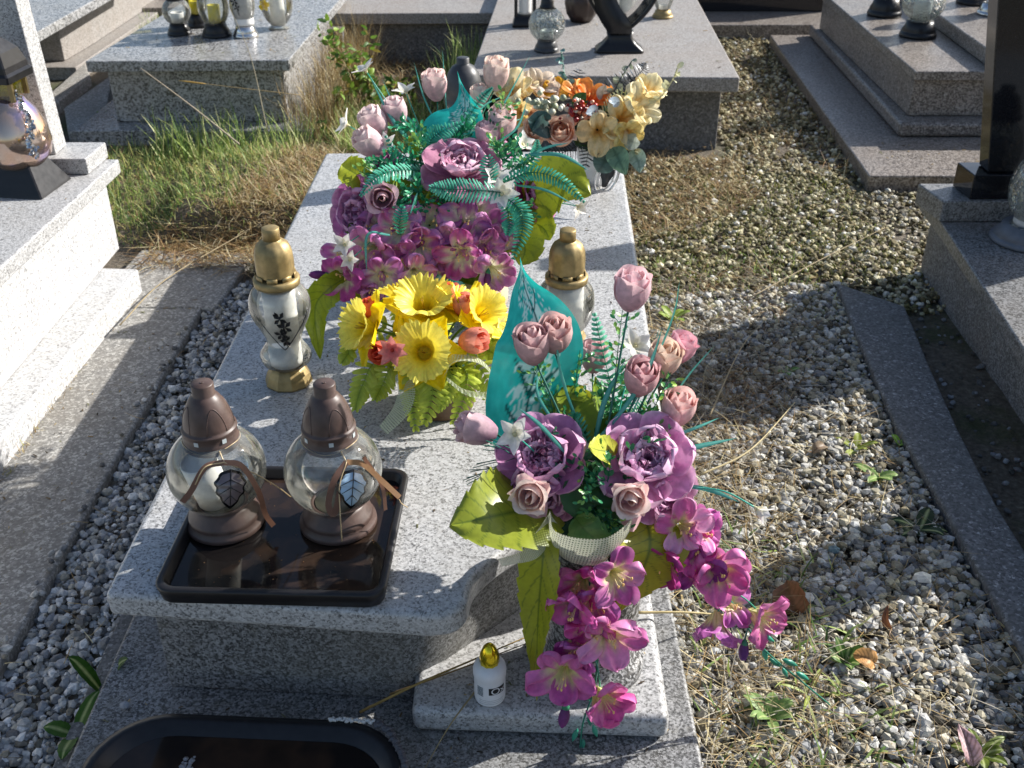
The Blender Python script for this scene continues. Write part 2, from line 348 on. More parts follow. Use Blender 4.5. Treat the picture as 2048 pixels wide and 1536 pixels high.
def soil():
    m, nt, b, out = newmat('soil_and_moss'); L = nt.links.new
    tc = N(nt, 'ShaderNodeTexCoord')
    def nz(s, d=8, r=0.65):
        n = N(nt, 'ShaderNodeTexNoise'); n.inputs['Scale'].default_value = s; n.inputs['Detail'].default_value = d; n.inputs['Roughness'].default_value = r
        L(tc.outputs['Object'], n.inputs['Vector']); return n
    a = nz(70); rp = ramp(nt, [(0.3, (0.055, 0.043, 0.031)), (0.55, (0.14, 0.115, 0.085)), (0.75, (0.25, 0.22, 0.17))]); L(a.outputs[0], rp.inputs[0])
    c = nz(2.6); rc = ramp(nt, [(0.5, 0.0), (0.62, 0.8)]); L(c.outputs[0], rc.inputs[0])
    g = nz(120); rg = ramp(nt, [(0.3, (0.02, 0.028, 0.008)), (0.7, (0.085, 0.10, 0.03))]); L(g.outputs[0], rg.inputs[0])
    mx = N(nt, 'ShaderNodeMix', data_type='RGBA'); L(rc.outputs[0], mx.inputs[0]); L(rp.outputs[0], mx.inputs[6]); L(rg.outputs[0], mx.inputs[7]); L(mx.outputs[2], b.inputs['Base Color'])
    b.inputs['Roughness'].default_value = 0.95
    bp = N(nt, 'ShaderNodeBump'); bp.inputs['Strength'].default_value = 0.8; bp.inputs['Distance'].default_value = 0.01; L(a.outputs[0], bp.inputs['Height']); L(bp.outputs[0], b.inputs['Normal'])
    return m
structure(mb.build('ground', soil()))

# concrete paths and kerb
def slab_path(name, poly, z0, z1, mat, bev=0.008):
    m = MB(); prism(m, poly, z0, z1); return structure(m.build(name, mat, smooth=False, bevel=bev))
slab_path('path', [(-1.34, 0.6), (-0.985, 0.6), (-0.982, 2.2), (-0.975, 2.99), (-1.34, 2.99)], -0.03, 0.026, M_path)
slab_path('path', [(-1.34, 3.0), (-0.93, 3.0), (-0.90, 3.42), (-1.30, 3.45)], -0.03, 0.022, M_path)
slab_path('kerb', [(0.99, 1.2), (1.12, 1.2), (1.125, 1.98), (1.15, 2.30), (1.185, 2.62), (1.233, 2.99), (1.064, 3.16), (1.035, 2.87), (0.995, 2.31), (1.0, 1.98)], -0.03, 0.032, M_kerb)
slab_path('kerb', [(-0.80, 0.7), (-0.757, 0.7), (-0.757, 1.75), (-0.80, 1.75)], -0.03, 0.022, M_kerb, 0.004)

# ================================================================ GRAVES
def part(name, poly, z0, z1, mat, root, bevel=0.006, seg=3, top=None, label=None):
    m = MB(); prism(m, poly, z0, z1, top=top); return m.build(name, mat, root, smooth=True, bevel=bevel, seg=seg, label=label)
# -- the grave in the middle
g = thing('grave', 'light grey speckled granite grave in the middle carrying the tray, lanterns and bouquets', 'grave', (-0.2, 2.4, 0))
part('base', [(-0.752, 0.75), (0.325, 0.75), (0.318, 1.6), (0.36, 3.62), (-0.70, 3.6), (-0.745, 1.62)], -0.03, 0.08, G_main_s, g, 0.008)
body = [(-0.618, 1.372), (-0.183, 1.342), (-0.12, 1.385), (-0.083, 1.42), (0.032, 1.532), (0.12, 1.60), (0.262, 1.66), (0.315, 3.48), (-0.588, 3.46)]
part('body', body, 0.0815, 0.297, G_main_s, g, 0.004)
top = cr([(-0.135, 1.270, 0), (-0.095, 1.278, 0), (-0.074, 1.305, 0), (-0.062, 1.36, 0), (-0.01, 1.43, 0), (0.08, 1.50, 0), (0.19, 1.56, 0), (0.305, 1.60, 0)], 26)
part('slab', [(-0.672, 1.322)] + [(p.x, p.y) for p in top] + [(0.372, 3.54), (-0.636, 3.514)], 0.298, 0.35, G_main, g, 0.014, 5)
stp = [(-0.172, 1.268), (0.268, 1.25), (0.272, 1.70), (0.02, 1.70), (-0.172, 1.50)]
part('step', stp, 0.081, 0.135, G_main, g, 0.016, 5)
# -- left grave
g = thing('grave', 'bright white sided grave with a leaning grey stele at the left edge', 'grave', (-1.7, 2.8, 0))
part('step', [(-2.6, 0.6), (-1.285, 0.6), (-1.242, 2.145), (-1.198, 3.12), (-2.6, 3.22)], -0.03, 0.10, G_leftw, g, 0.008)
part('body', [(-2.55, 0.7), (-1.36, 0.7), (-1.333, 2.368), (-1.305, 3.27), (-2.55, 3.3)], 0.102, 0.352, G_leftw, g, 0.005)
part('slab', [(-2.6, 0.6), (-1.37, 0.6), (-1.304, 2.478), (-1.262, 3.305), (-2.6, 3.34)], 0.354, 0.40, G_left, g, 0.006)
a, b2, c3 = Z(178, 350, 0.40), Z(212, 318, 0.40), Z(20, 360, 0.4)
part('stele_base', [(-1.9, a.y), (a.x, a.y), (b2.x + 0.005, a.y + 0.16), (-1.9, a.y + 0.16)], 0.4015, 0.452, G_left, g, 0.004)
m = MB(); y0 = a.y + 0.035; y1 = a.y + 0.125
xb, xt = -1.41, -1.435
vs = [Vector(q) for q in [(-1.9, y0, 0.453), (xb, y0, 0.453), (xb, y1, 0.453), (-1.9, y1, 0.453), (-1.9, y0, 1.15), (xt, y0, 1.15), (xt, y1, 1.15), (-1.9, y1, 1.15)]]
m.add(vs, [(3, 2, 1, 0), (4, 5, 6, 7), (0, 1, 5, 4), (1, 2, 6, 5), (2, 3, 7, 6), (3, 0, 4, 7)])
m.build('headstone', G_left, g, bevel=0.004)
# -- back left grave
g = thing('grave', 'low grey granite grave behind the green grass, crowded with lanterns', 'grave', (-1.4, 5.2, 0))
part('base', [(-1.95, 4.66), (-0.90, 4.66), (-0.86, 6.9), (-1.9, 6.9)], -0.03, 0.06, G_bl, g, 0.006)
part('body', [(-1.80, 4.78), (-1.02, 4.78), (-0.97, 6.7), (-1.76, 6.7)], 0.062, 0.305, G_bl, g, 0.005)
part('slab', [(-1.858, 4.70), (-0.976, 4.72), (-0.915, 6.35), (-1.72, 6.35)], 0.307, 0.355, G_bl, g, 0.005)
# -- far upper left grave
g = thing('grave', 'grave slab half hidden behind the leaning stele at the top left', 'grave', (-2.6, 5.6, 0))
p1 = Z(70, 66, 0.40); p2 = Z(188, 0, 0.40)
part('slab', [(p1.x, p1.y), (p2.x, p2.y), (p2.x + 0.03, p2.y + 1), (-4.2, p2.y + 1), (-4.2, p1.y)], 0.352, 0.40, G_bl, g, 0.005)
q1 = Z(130, 123, 0.06); q2 = Z(184, 91, 0.06)
part('body', [(q1.x, q1.y), (q2.x, q2.y), (q2.x + 0.05, q2.y + 1.6), (-4.1, q2.y + 1.6), (-4.1, q1.y)], 0.062, 0.35, G_bc, g, 0.005)
part('base', [(-4.2, q1.y - 0.12), (q1.x + 0.10, q1.y - 0.12), (q2.x + 0.16, q2.y + 1.7), (-4.2, q2.y + 1.7)], -0.03, 0.06, G_bc, g, 0.005)
for (pa, pb, pc, pd) in [((128, 215), (222, 150), (208, 262), (135, 262)), ((95, 190), (170, 125), (180, 150), (110, 208))]:
    pts = [Z(*k, 0.05) for k in (pa, pb, pc, pd)]
    o = slab_path('path', [(p.x, p.y) for p in pts], -0.03, 0.05, M_path)
slab_path('path', [(-3.2, 3.55), (-2.0, 3.55), (-1.98, 4.6), (-3.2, 4.6)], -0.03, 0.035, M_path)
# -- back centre grave
g = thing('grave', 'brownish grey terrazzo grave behind the orange arrangement carrying the black heart lantern', 'grave', (0.4, 5.2, 0))
part('body', [(0.02, 4.62), (0.905, 4.60), (0.96, 6.6), (0.0, 6.6)], -0.03, 0.283, G_conc, g, 0.006)
part('slab', [(-0.175, 4.50), (0.949, 4.458), (1.03, 6.7), (-0.04, 6.7)], 0.285, 0.35, G_bc, g, 0.008)
# -- far right grave
g = thing('grave', 'stepped brown granite grave on a wide dark terrace at the upper right', 'grave', (2.2, 5.3, 0))
part('terrace', [(1.428, 4.085), (3.2, 4.06), (3.2, 6.5), (1.525, 6.47)], -0.03, 0.06, G_fr, g, 0.008)
part('plinth', [(1.69, 4.56), (3.1, 4.56), (3.1, 6.42), (1.745, 6.45)], 0.062, 0.125, G_fr, g, 0.018)
part('body', [(1.755, 4.66), (3.0, 4.66), (3.0, 6.32), (1.775, 6.34)], 0.127, 0.287, G_fr, g, 0.004)
part('slab', [(1.738, 4.63), (3.02, 4.63), (3.02, 6.36), (1.758, 6.37)], 0.289, 0.33, G_fr, g, 0.006)
part('raised_slab', [(2.07, 4.63), (3.02, 4.63), (3.02, 6.3), (2.12, 6.3)], 0.332, 0.40, G_fr, g, 0.008)
# -- right grave with black headstone
g = thing('grave', 'shaded dark granite grave with tall polished black headstone at the right edge', 'grave', (1.6, 2.6, 0))
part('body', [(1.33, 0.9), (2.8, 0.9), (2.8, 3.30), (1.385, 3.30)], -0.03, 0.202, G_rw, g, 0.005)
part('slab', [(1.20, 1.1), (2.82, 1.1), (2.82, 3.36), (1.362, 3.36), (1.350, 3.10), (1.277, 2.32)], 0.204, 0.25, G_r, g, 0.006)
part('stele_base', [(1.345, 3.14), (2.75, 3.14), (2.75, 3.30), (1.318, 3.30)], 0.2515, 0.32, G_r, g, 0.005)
part('headstone_foot', [(1.43, 3.155), (2.5, 3.155), (2.5, 3.275), (1.42, 3.275)], 0.3215, 0.40, M_black, g, 0.003)
m = MB(); vs = [Vector(q) for q in [(1.478, 3.175, 0.4015), (2.3, 3.175, 0.4015), (2.3, 3.25, 0.4015), (1.478, 3.25, 0.4015), (1.34, 3.175, 1.20), (2.4, 3.175, 1.20), (2.4, 3.25, 1.20), (1.34, 3.25, 1.20)]]
m.add(vs, [(3, 2, 1, 0), (4, 5, 6, 7), (0, 1, 5, 4), (1, 2, 6, 5), (2, 3, 7, 6), (3, 0, 4, 7)])
m.build('headstone', M_black, g, bevel=0.004)
# -- rear graves along the top edge
g = thing('grave', 'pale concrete grave wall beyond the weeds at the top centre', 'grave', (-0.8, 7.1, 0))
e1 = Z(716, 27, 0.28)
part('slab', [(-1.05, e1.y), (-0.06, e1.y + 0.02), (-0.06, 8.3), (-1.0, 8.3)], 0.22, 0.28, G_bc, g, 0.006)
part('body', [(-1.0, e1.y + 0.05), (-0.12, e1.y + 0.06), (-0.12, 8.2), (-0.97, 8.2)], -0.03, 0.218, G_conc, g, 0.006)
g = thing('grave', 'dark grave with grey kerb across the gravel strip at the top right', 'grave', (1.3, 8, 0))
e2 = Z(1400, 45, 0.08)
part('base', [(1.07, e2.y - 0.06), (2.0, e2.y - 0.06), (2.0, 8.6), (1.09, 8.6)], -0.03, 0.08, G_fr, g, 0.006)
part('body', [(1.12, e2.y + 0.3), (2.0, e2.y + 0.3), (2.0, 8.6), (1.15, 8.6)], 0.082, 0.5, M_black, g, 0.006)
g = thing('grave', 'reddish brown grave kerb beyond the lanterns at the top left', 'grave', (-2.3, 7.3, 0))
e3 = Z(200, 22, 0.06)
part('base', [(-2.75, e3.y - 0.05), (-1.0, e3.y + 0.05), (-1.0, 8.6), (-2.75, 8.6)], -0.03, 0.085, G_fr, g, 0.006)
part('body', [(-2.6, e3.y + 0.5), (-1.1, e3.y + 0.5), (-1.1, 8.6), (-2.6, 8.6)], 0.087, 0.4, G_fr, g, 0.006)
# small kerb block beside back left grave
m = MB(); k1 = Z(660, 140, 0.0); kz = Y(660, 58, k1.y).z
prism(m, [(k1.x, k1.y), (k1.x + 0.085, k1.y), (k1.x + 0.125, 7.2), (k1.x + 0.04, 7.2)], -0.03, kz)
tag(m.build('kerb_wall', G_conc, smooth=True, bevel=0.006), 'narrow weathered concrete wall running behind the leafy weed bush', 'wall')

# ================================================================ GRAVEL, GRASS, STRAW (uncountable)
def inpoly(x, y, poly):
    c = np.zeros(len(x), bool); n = len(poly); j = n - 1
    for i in range(n):
        xi, yi = poly[i]; xj, yj = poly[j]
        cond = ((yi > y) != (yj > y)) & (x < (xj - xi) * (y - yi) / (yj - yi + 1e-12) + xi); c ^= cond; j = i
    return c
def sample(poly, n, rng):
    P = np.array(poly); out = np.zeros((0, 2))
    while len(out) < n:
        q = rng.uniform(P.min(0), P.max(0), (n * 2, 2)); out = np.vstack([out, q[inpoly(q[:, 0], q[:, 1], poly)]])
    return out[:n]
def npmesh(name, V, F, C, mat, flat=True):
    me = bpy.data.meshes.new(name); k = F.shape[1]
    me.vertices.add(len(V)); me.vertices.foreach_set('co', V.astype(np.float32).ravel())
    me.loops.add(F.size); me.loops.foreach_set('vertex_index', F.astype(np.int32).ravel())
    me.polygons.add(len(F)); me.polygons.foreach_set('loop_start', np.arange(0, F.size, k, dtype=np.int32)); me.polygons.foreach_set('loop_total', np.full(len(F), k, dtype=np.int32))
    me.polygons.foreach_set('use_smooth', np.full(len(F), not flat))
    ca = me.color_attributes.new('Col', 'FLOAT_COLOR', 'POINT'); A = np.ones((len(V), 4), np.float32); A[:, :3] = C; ca.data.foreach_set('color', A.ravel())
    me.materials.append(mat); me.update(); me.validate()
    o = bpy.data.objects.new(name, me); col.objects.link(o); o['kind'] = 'stuff'; return o
t_ = (1 + 5 ** .5) / 2
ICO = np.array([(-1, t_, 0), (1, t_, 0), (-1, -t_, 0), (1, -t_, 0), (0, -1, t_), (0, 1, t_), (0, -1, -t_), (0, 1, -t_), (t_, 0, -1), (t_, 0, 1), (-t_, 0, -1), (-t_, 0, 1)]) / math.sqrt(1 + t_ * t_)
IF = np.array([(0, 11, 5), (0, 5, 1), (0, 1, 7), (0, 7, 10), (0, 10, 11), (1, 5, 9), (5, 11, 4), (11, 10, 2), (10, 7, 6), (7, 1, 8), (3, 9, 4), (3, 4, 2), (3, 2, 6), (3, 6, 8), (3, 8, 9), (4, 9, 5), (2, 4, 11), (6, 2, 10), (8, 6, 7), (9, 8, 1)])
def rotmats(n, rng):
    q = rng.normal(size=(n, 4)); q /= np.linalg.norm(q, axis=1)[:, None]; w_, x, y, z = q.T
    return np.stack([np.stack([1 - 2 * (y * y + z * z), 2 * (x * y - z * w_), 2 * (x * z + y * w_)], 1), np.stack([2 * (x * y + z * w_), 1 - 2 * (x * x + z * z), 2 * (y * z - x * w_)], 1), np.stack([2 * (x * z - y * w_), 2 * (y * z + x * w_), 1 - 2 * (x * x + y * y)], 1)], 1)
def gravel(name, regs, seed, label=None):
    rng = np.random.default_rng(seed); Vs, Fs, Cs, k = [], [], [], 0
    for poly, n, r0, r1, zb, zt, pal in regs:
        p = sample(poly, n, rng); r = rng.uniform(0, 1, n) ** 1.8 * (r1 - r0) + r0
        sc = rng.uniform(0.6, 1.15, (n, 3)); V = ICO[None] * (1 + rng.uniform(-0.22, 0.22, (n, 12, 1))) * sc[:, None, :] * r[:, None, None]
        V = np.einsum('nij,nkj->nki', rotmats(n, rng), V)
        z = rng.uniform(zb, zt, n); V[:, :, 2] *= 0.8
        V += np.stack([p[:, 0], p[:, 1], z], 1)[:, None, :]
        pal = np.array([tuple(hexc(h)) for h in pal]); c = pal[rng.integers(0, len(pal), n)] * rng.uniform(0.7, 1.15, (n, 1))
        Vs.append(V.reshape(-1, 3)); Fs.append((IF[None] + (np.arange(n) * 12)[:, None, None]).reshape(-1, 3) + k); Cs.append(np.repeat(c, 12, 0)); k += n * 12
    o = npmesh(name, np.vstack(Vs), np.vstack(Fs), np.vstack(Cs), M_stone); return o
GREY = ['#a2a3a2', '#b4b3b0', '#88898a', '#c4c2bc', '#94928c', '#aaa598', '#6c6b6a', '#7d786c']
LGREY = ['#c0c2c4', '#d0d0ce', '#a8aaae', '#dcdbd8', '#b0b0ae', '#c6c2b8', '#94969a']
WARM = ['#b4ae9e', '#c8c4b8', '#968d78', '#a8a08a', '#7c735c', '#d6d3c8', '#b0a890', '#5f584a']
YELL = ['#a09672', '#bdb592', '#7c7150', '#5f5638', '#cfc8aa', '#8c8260', '#4c4630', '#6e6a44']
gravel('gravel', [
    ([(-0.975, 0.8), (-0.80, 0.8), (-0.755, 1.9), (-0.60, 2.4), (-0.60, 3.0), (-0.66, 3.25), (-0.90, 3.2), (-0.965, 3.0), (-0.975, 2.2)], 8500, 0.005, 0.0155, -0.010, 0.012, LGREY + GREY),
    ([(-1.02, 0.8), (-0.98, 0.8), (-0.975, 2.95), (-1.0, 2.95)], 50, 0.007, 0.014, 0.026, 0.034, GREY),
    ([(0.33, 1.7), (0.99, 1.7), (0.99, 2.3), (1.04, 2.9), (1.1, 3.2), (0.42, 3.1), (0.34, 2.2)], 12500, 0.004, 0.016, -0.002, 0.016, GREY + WARM),
    ([(0.33, 0.8), (1.02, 0.8), (0.99, 1.75), (0.33, 1.75)], 8500, 0.004, 0.016, -0.002, 0.014, GREY + WARM),
    ([(0.42, 3.0), (1.40, 3.0), (1.38, 4.3), (1.0, 4.45), (0.45, 4.45)], 5200, 0.006, 0.016, -0.006, 0.010, YELL + YELL + ['#dedcd4', '#a39b86']),
    ([(0.93, 4.2), (1.5, 4.1), (1.54, 6.8), (1.02, 6.8)], 3800, 0.007, 0.016, -0.006, 0.010, YELL + YELL + ['#dedcd4', '#a39b86']),
    ([(1.2, 3.0), (1.37, 3.1), (1.38, 3.38), (2.3, 3.4), (2.3, 4.05), (1.40, 4.06), (1.2, 3.6)], 2300, 0.007, 0.017, -0.005, 0.010, WARM + YELL),
    ([(1.12, 1.2), (1.34, 1.2), (1.37, 3.1), (1.2, 3.0), (1.13, 2.2)], 260, 0.005, 0.012, -0.012, 0.000, ['#6c6b6a', '#55534e', '#8f9092']),  # sparse darker stones: dark soil, plus the strip's deep shadow in their colour
    ([(-1.3, 3.35), (-0.7, 3.3), (-0.66, 3.5), (-1.25, 3.6)], 160, 0.006, 0.014, 0.0, 0.01, WARM)], 3)

def blades(name, regs, seed, mat):
    rng = np.random.default_rng(seed); Vs, Fs, Cs, k = [], [], [], 0; S = 5
    for poly, n, L0, L1, w0, e0, e1, cu, pal, zb in regs:
        p = sample(poly, n, rng)
        L = rng.uniform(L0, L1, n); az = rng.uniform(0, 2 * math.pi, n); el = np.radians(rng.uniform(e0, e1, n)); cv = np.radians(rng.uniform(-cu, cu * 0.3, n)); tw = np.radians(rng.uniform(-40, 40, n))
        gz = np.array([gh(float(a), float(b)) for a, b in p]) * (1.0 if zb < 0.02 else 0.6)
        pos = np.stack([p[:, 0], p[:, 1], gz + zb + rng.uniform(-0.004, 0.01, n)], 1)
        rows = []
        for s in range(S + 1):
            d = np.stack([np.cos(el) * np.cos(az), np.cos(el) * np.sin(az), np.sin(el)], 1)
            side = np.stack([-np.sin(az), np.cos(az), np.zeros(n)], 1)
            wd = w0 * (1 - (s / S) ** 2 * 0.92) * rng.uniform(0.6, 1.2, n)
            rows.append(pos - side * wd[:, None] / 2); rows.append(pos + side * wd[:, None] / 2)
            pos = pos + d * (L / S)[:, None]; el = el + cv / S; az = az + tw / S
            pos[:, 2] = np.maximum(pos[:, 2], 0.004)
        V = np.stack(rows, 1).reshape(-1, 3)
        f = np.array([(2 * s, 2 * s + 1, 2 * s + 3, 2 * s + 2) for s in range(S)])
        Fs.append((f[None] + (np.arange(n) * (2 * S + 2))[:, None, None]).reshape(-1, 4) + k)
        pal = np.array([tuple(hexc(h)) for h in pal]); c = pal[rng.integers(0, len(pal), n)] * rng.uniform(0.7, 1.2, (n, 1))
        Vs.append(V); Cs.append(np.repeat(c, 2 * S + 2, 0)); k += n * (2 * S + 2)
    return npmesh(name, np.vstack(Vs), np.vstack(Fs), np.vstack(Cs), mat, False)
GR = ['#76904a', '#98ac58', '#668244', '#b4be74', '#54703a', '#c6c88a', '#8ca45c']
ST = ['#b09a6c', '#c9b98c', '#8f7850', '#a58a5a', '#d6c9a2', '#74603f', '#9c8158']
GB = ['#9c9484', '#b4ac9a', '#7c7466', '#c4bcaa', '#8a7c68', '#6a5c4a']
BRW = ['#8a6a48', '#6b4f35', '#a08058', '#5a4530', '#b79a6e']
patch = [(-1.26, 3.45), (-0.72, 3.38), (-0.66, 4.6), (-1.75, 4.62), (-1.9, 3.9)]
back = [(-0.95, 4.3), (-0.2, 4.3), (-0.16, 4.6), (-0.08, 6.6), (-0.8, 6.8), (-0.92, 5.2)]
blades('grass', [
    ([(-1.25, 3.6), (-1.0, 3.6), (-0.86, 4.2), (-0.85, 4.5), (-1.75, 4.6), (-1.8, 3.9)], 2600, 0.03, 0.09, 0.0045, 20, 85, 120, GR + ['#b8b46a'], 0.0),
    (patch, 3400, 0.015, 0.055, 0.0045, 5, 85, 110, GR + ['#b0ac5a', '#c2bc78', '#b8a86c', '#a89a60'], 0.0),
    ([(-1.5, 4.35), (-0.85, 4.3), (-0.8, 4.62), (-1.6, 4.66)], 330, 0.10, 0.24, 0.006, 50, 88, 70, GR, 0.0),
    ([(-0.7, 4.2), (-0.4, 4.1), (-0.35, 4.9), (-0.85, 5.0)], 2600, 0.06, 0.2, 0.005, 40, 88, 70, GR + ST[:2], 0.0),
    ([(-0.35, 5.0), (-0.14, 5.0), (-0.1, 5.6), (-0.3, 5.6)], 420, 0.15, 0.36, 0.007, 60, 88, 70, GR, 0.0),
    ([(-2.0, 5.9), (-1.75, 5.9), (-1.7, 7.0), (-2.4, 7.0)], 1500, 0.03, 0.12, 0.006, 30, 88, 80, GR, 0.0),
    ([(0.36, 1.0), (0.75, 1.0), (0.7, 1.8), (0.34, 2.0)], 260, 0.03, 0.09, 0.006, 10, 70, 80, GR, 0.0),
    ([(0.45, 3.2), (1.35, 3.2), (1.35, 4.2), (0.45, 4.3)], 2600, 0.008, 0.03, 0.004, 20, 80, 80, ['#6f7a34', '#8c8a48', '#55602c'], 0.0),
    ([(0.45, 2.9), (1.05, 2.9), (1.0, 3.5), (0.45, 3.4)], 420, 0.015, 0.05, 0.004, 20, 80, 80, GR, 0.0)], 11, M_grass)
blades('dry_grass', [
    ([(-1.08, 3.5), (-0.66, 3.45), (-0.64, 4.5), (-0.90, 4.5), (-1.0, 3.9)], 5200, 0.03, 0.12, 0.0030, 0, 50, 110, ST + ['#b08c68', '#d8c8a8'], 0.0),
    (patch, 3200, 0.02, 0.08, 0.003, 0, 50, 90, ST + BRW, 0.0),
    ([(-1.262, 0.9), (-1.235, 0.9), (-1.20, 3.1), (-1.225, 3.1)], 420, 0.008, 0.03, 0.002, 10, 70, 60, ST + ['#9a9a48'], 0.024),
    (back, 6500, 0.03, 0.13, 0.003, 0, 60, 90, ST + BRW, 0.0),
    ([(-0.98, 4.6), (-0.78, 4.6), (-0.74, 6.0), (-0.96, 6.0)], 1500, 0.15, 0.38, 0.003, 50, 88, 40, ST, 0.0),
    ([(0.33, 1.0), (0.62, 1.0), (0.60, 2.9), (0.36, 2.9)], 1500, 0.04, 0.17, 0.0022, 0, 28, 40, ST + GB, 0.012),
    ([(0.5, 1.0), (1.0, 1.0), (0.98, 2.5), (0.55, 2.5)], 700, 0.03, 0.14, 0.0018, 0, 14, 30, GB + ST, 0.016),
    ([(0.34, 2.0), (0.62, 2.2), (1.0, 2.9), (0.85, 3.35), (0.4, 3.25)], 1700, 0.03, 0.15, 0.0018, 0, 25, 60, GB + BRW, 0.010),
    ([(0.38, 2.3), (0.75, 2.4), (0.7, 2.6), (0.38, 2.6)], 300, 0.04, 0.14, 0.0018, 0, 25, 35, BRW, 0.012),
    ([(0.95, 4.3), (1.45, 4.2), (1.5, 6.6), (1.05, 6.6)], 1100, 0.03, 0.12, 0.003, 0, 60, 60, ST + BRW, 0.0),
    ([(0.42, 3.5), (0.98, 3.9), (0.98, 4.45), (0.42, 4.45)], 2200, 0.03, 0.12, 0.003, 0, 40, 50, ST + BRW, 0.0),
    ([(-1.28, 3.3), (-0.68, 3.25), (-0.64, 3.5), (-1.25, 3.6)], 1400, 0.04, 0.14, 0.003, 0, 25, 40, BRW + ST, 0.02),
    ([(-1.0, 1.0), (-0.78, 1.0), (-0.7, 3.0), (-0.95, 3.0)], 60, 0.03, 0.09, 0.002, 0, 15, 50, ST, 0.03),
    ], 12, M_straw)

def litter(name, regs, seed):
    rng = np.random.default_rng(seed); V = []; F = []; C = []; k = 0
    for poly, z, n, s0, s1, pal in regs:
        p = sample(poly, n, rng)
        for x, y in p:
            s = rng.uniform(s0, s1); a = rng.uniform(0, 6.28); e = rng.uniform(1, 2.6); c, q = math.cos(a), math.sin(a)
            pts = [(-e, -.5, .05), (e, -.5, .15), (e * .9, .5, .5), (-e * .7, .6, .3)]; V += [(x + s * (c * u - q * v), y + s * (q * u + c * v), z + .0006 + s * h) for u, v, h in pts]; F.append((k, k + 1, k + 2, k + 3)); cc = tuple(hexc(pal[rng.integers(0, len(pal))])); C += [cc] * 4; k += 4
    return npmesh(name, np.array(V), np.array(F), np.array(C), M_straw)
DB = ['#6b5a40', '#8a7450', '#4a3c28', '#a89468', '#3a3024', '#7a7a5a']
litter('fallen_plant_litter', [([(-0.64, 1.35), (-0.15, 1.35), (0.3, 1.75), (0.35, 3.5), (-0.62, 3.5)], .35, 260, .0008, .0032, DB), ([(-0.15, 1.28), (0.24, 1.28), (0.24, 1.6), (-0.1, 1.55)], .136, 60, .0008, .003, DB),
    ([(-0.72, 0.9), (0.3, 0.9), (0.3, 1.27), (-0.72, 1.36)], .081, 120, .001, .003, DB), ([(0.34, 0.9), (1.0, 0.9), (1.0, 3.1), (0.34, 3.1)], .016, 1500, .0012, .005, DB), ([(0.4, 3.1), (1.4, 3.1), (1.45, 6.4), (0.95, 6.4), (0.5, 4.4)], .014, 1800, .0015, .006, DB), ([(-1.3, 0.8), (-1.0, 0.8), (-0.98, 3.4), (-1.2, 3.4)], .027, 220, .001, .004, DB),
    ([(-1.8, 1.5), (-1.35, 1.5), (-1.3, 3.1), (-1.8, 3.1)], .401, 60, .001, .003, DB), ([(-1.8, 4.75), (-1.0, 4.75), (-1.0, 6), (-1.7, 6)], .356, 90, .0015, .005, DB), ([(-0.1, 4.55), (0.9, 4.55), (1, 6.4), (0, 6.4)], .351, 160, .0015, .005, DB), ([(1.5, 4.15), (2.2, 4.15), (2.2, 4.5), (1.55, 4.5)], .061, 80, .0015, .005, DB)], 31)
# long lying straws and seed stalks, each a thing
def stalk(pts, r, c, label, head=None, name='dry_stalk'):
    m = MB(); P = cr(pts, 18); tube(m, P, [r * (1 - 0.6 * i / 18) for i in range(19)], 5, hexc(c))
    if head:
        n0 = int(18 * (1 - head)); tube(m, P[n0:], [r * 2.4 * math.sin(math.pi * (0.12 + 0.8 * i / max(1, len(P) - n0 - 1))) for i in range(len(P) - n0)], 6, hexc('#c9a45a'))
    tag(m.build(name, M_straw), label, 'dry stalk', 'dry stalks lying and leaning about')
stalk([Y(478, 288, 4.2), Y(380, 210, 4.4), Y(281, 136, 4.5)], 0.0042, '#b9ab95', 'long pale stalk leaning diagonally across the front of the back left grave')
stalk([Y(600, 190, 4.4), Y(480, 176, 4.4), Y(357, 161, 4.4)], 0.0016, '#b8a070', 'thin stalk with an upright oblong seed head pointing left before the back left grave', 0.22)
stalk([Y(535, 262, 4.2), Y(500, 110, 4.4), Y(452, 0, 4.6)], 0.0022, '#a59b80', 'very tall thin grass stalk rising past the clear lanterns')
stalk([Z(385, 975, 0.37) * 0 + Z(240, 650, 0.06), Z(330, 560, 0.05), Z(480, 470, 0.06), Z(600, 400, 0.08)], 0.0026, '#a89878', 'long stalk lying from the concrete path up to the dry grass')
stalk([Z(720, 1424, 0.10), Z(830, 1370, 0.155), Z(945, 1320, 0.152), Z(1062, 1270, 0.152)], 0.0028, '#a58a52', 'dry straw lying behind the small white glue bottle')
stalk([Z(780, 1388, 0.11), Z(900, 1345, 0.15), Z(1060, 1284, 0.15)], 0.002, '#8f744a', 'darker thin straw crossing the step behind the glue bottle')
stalk([Z(960, 1370, 0.143), Z(900, 1450, 0.14), Z(850, 1536, 0.09)], 0.0018, '#a0906a', 'thin straw hanging off the step front toward the black basin')
stalk([Z(1275, 1225, 0.15), Z(1380, 1225, 0.13), Z(1500, 1235, 0.05)], 0.003, '#c2b183', 'yellow straw poking out right beneath the hanging purple flowers')
stalk([Z(1500, 595, 0.03), Z(1640, 520, 0.05), Z(1770, 455, 0.03)], 0.0022, '#b5a483', 'pale straw arching over the gravel near the black headstone')
stalk([Z(1420, 830, 0.05), Z(1480, 700, 0.06), Z(1530, 640, 0.04)], 0.0025, '#b5a483', 'leaning straw on the shaded gravel right of the pink rosebuds')
stalk([Z(1400, 950, 0.05), Z(1500, 900, 0.05), Z(1590, 805, 0.03)], 0.003, '#cdbd92', 'thick pale straw on gravel beside the teal blades')

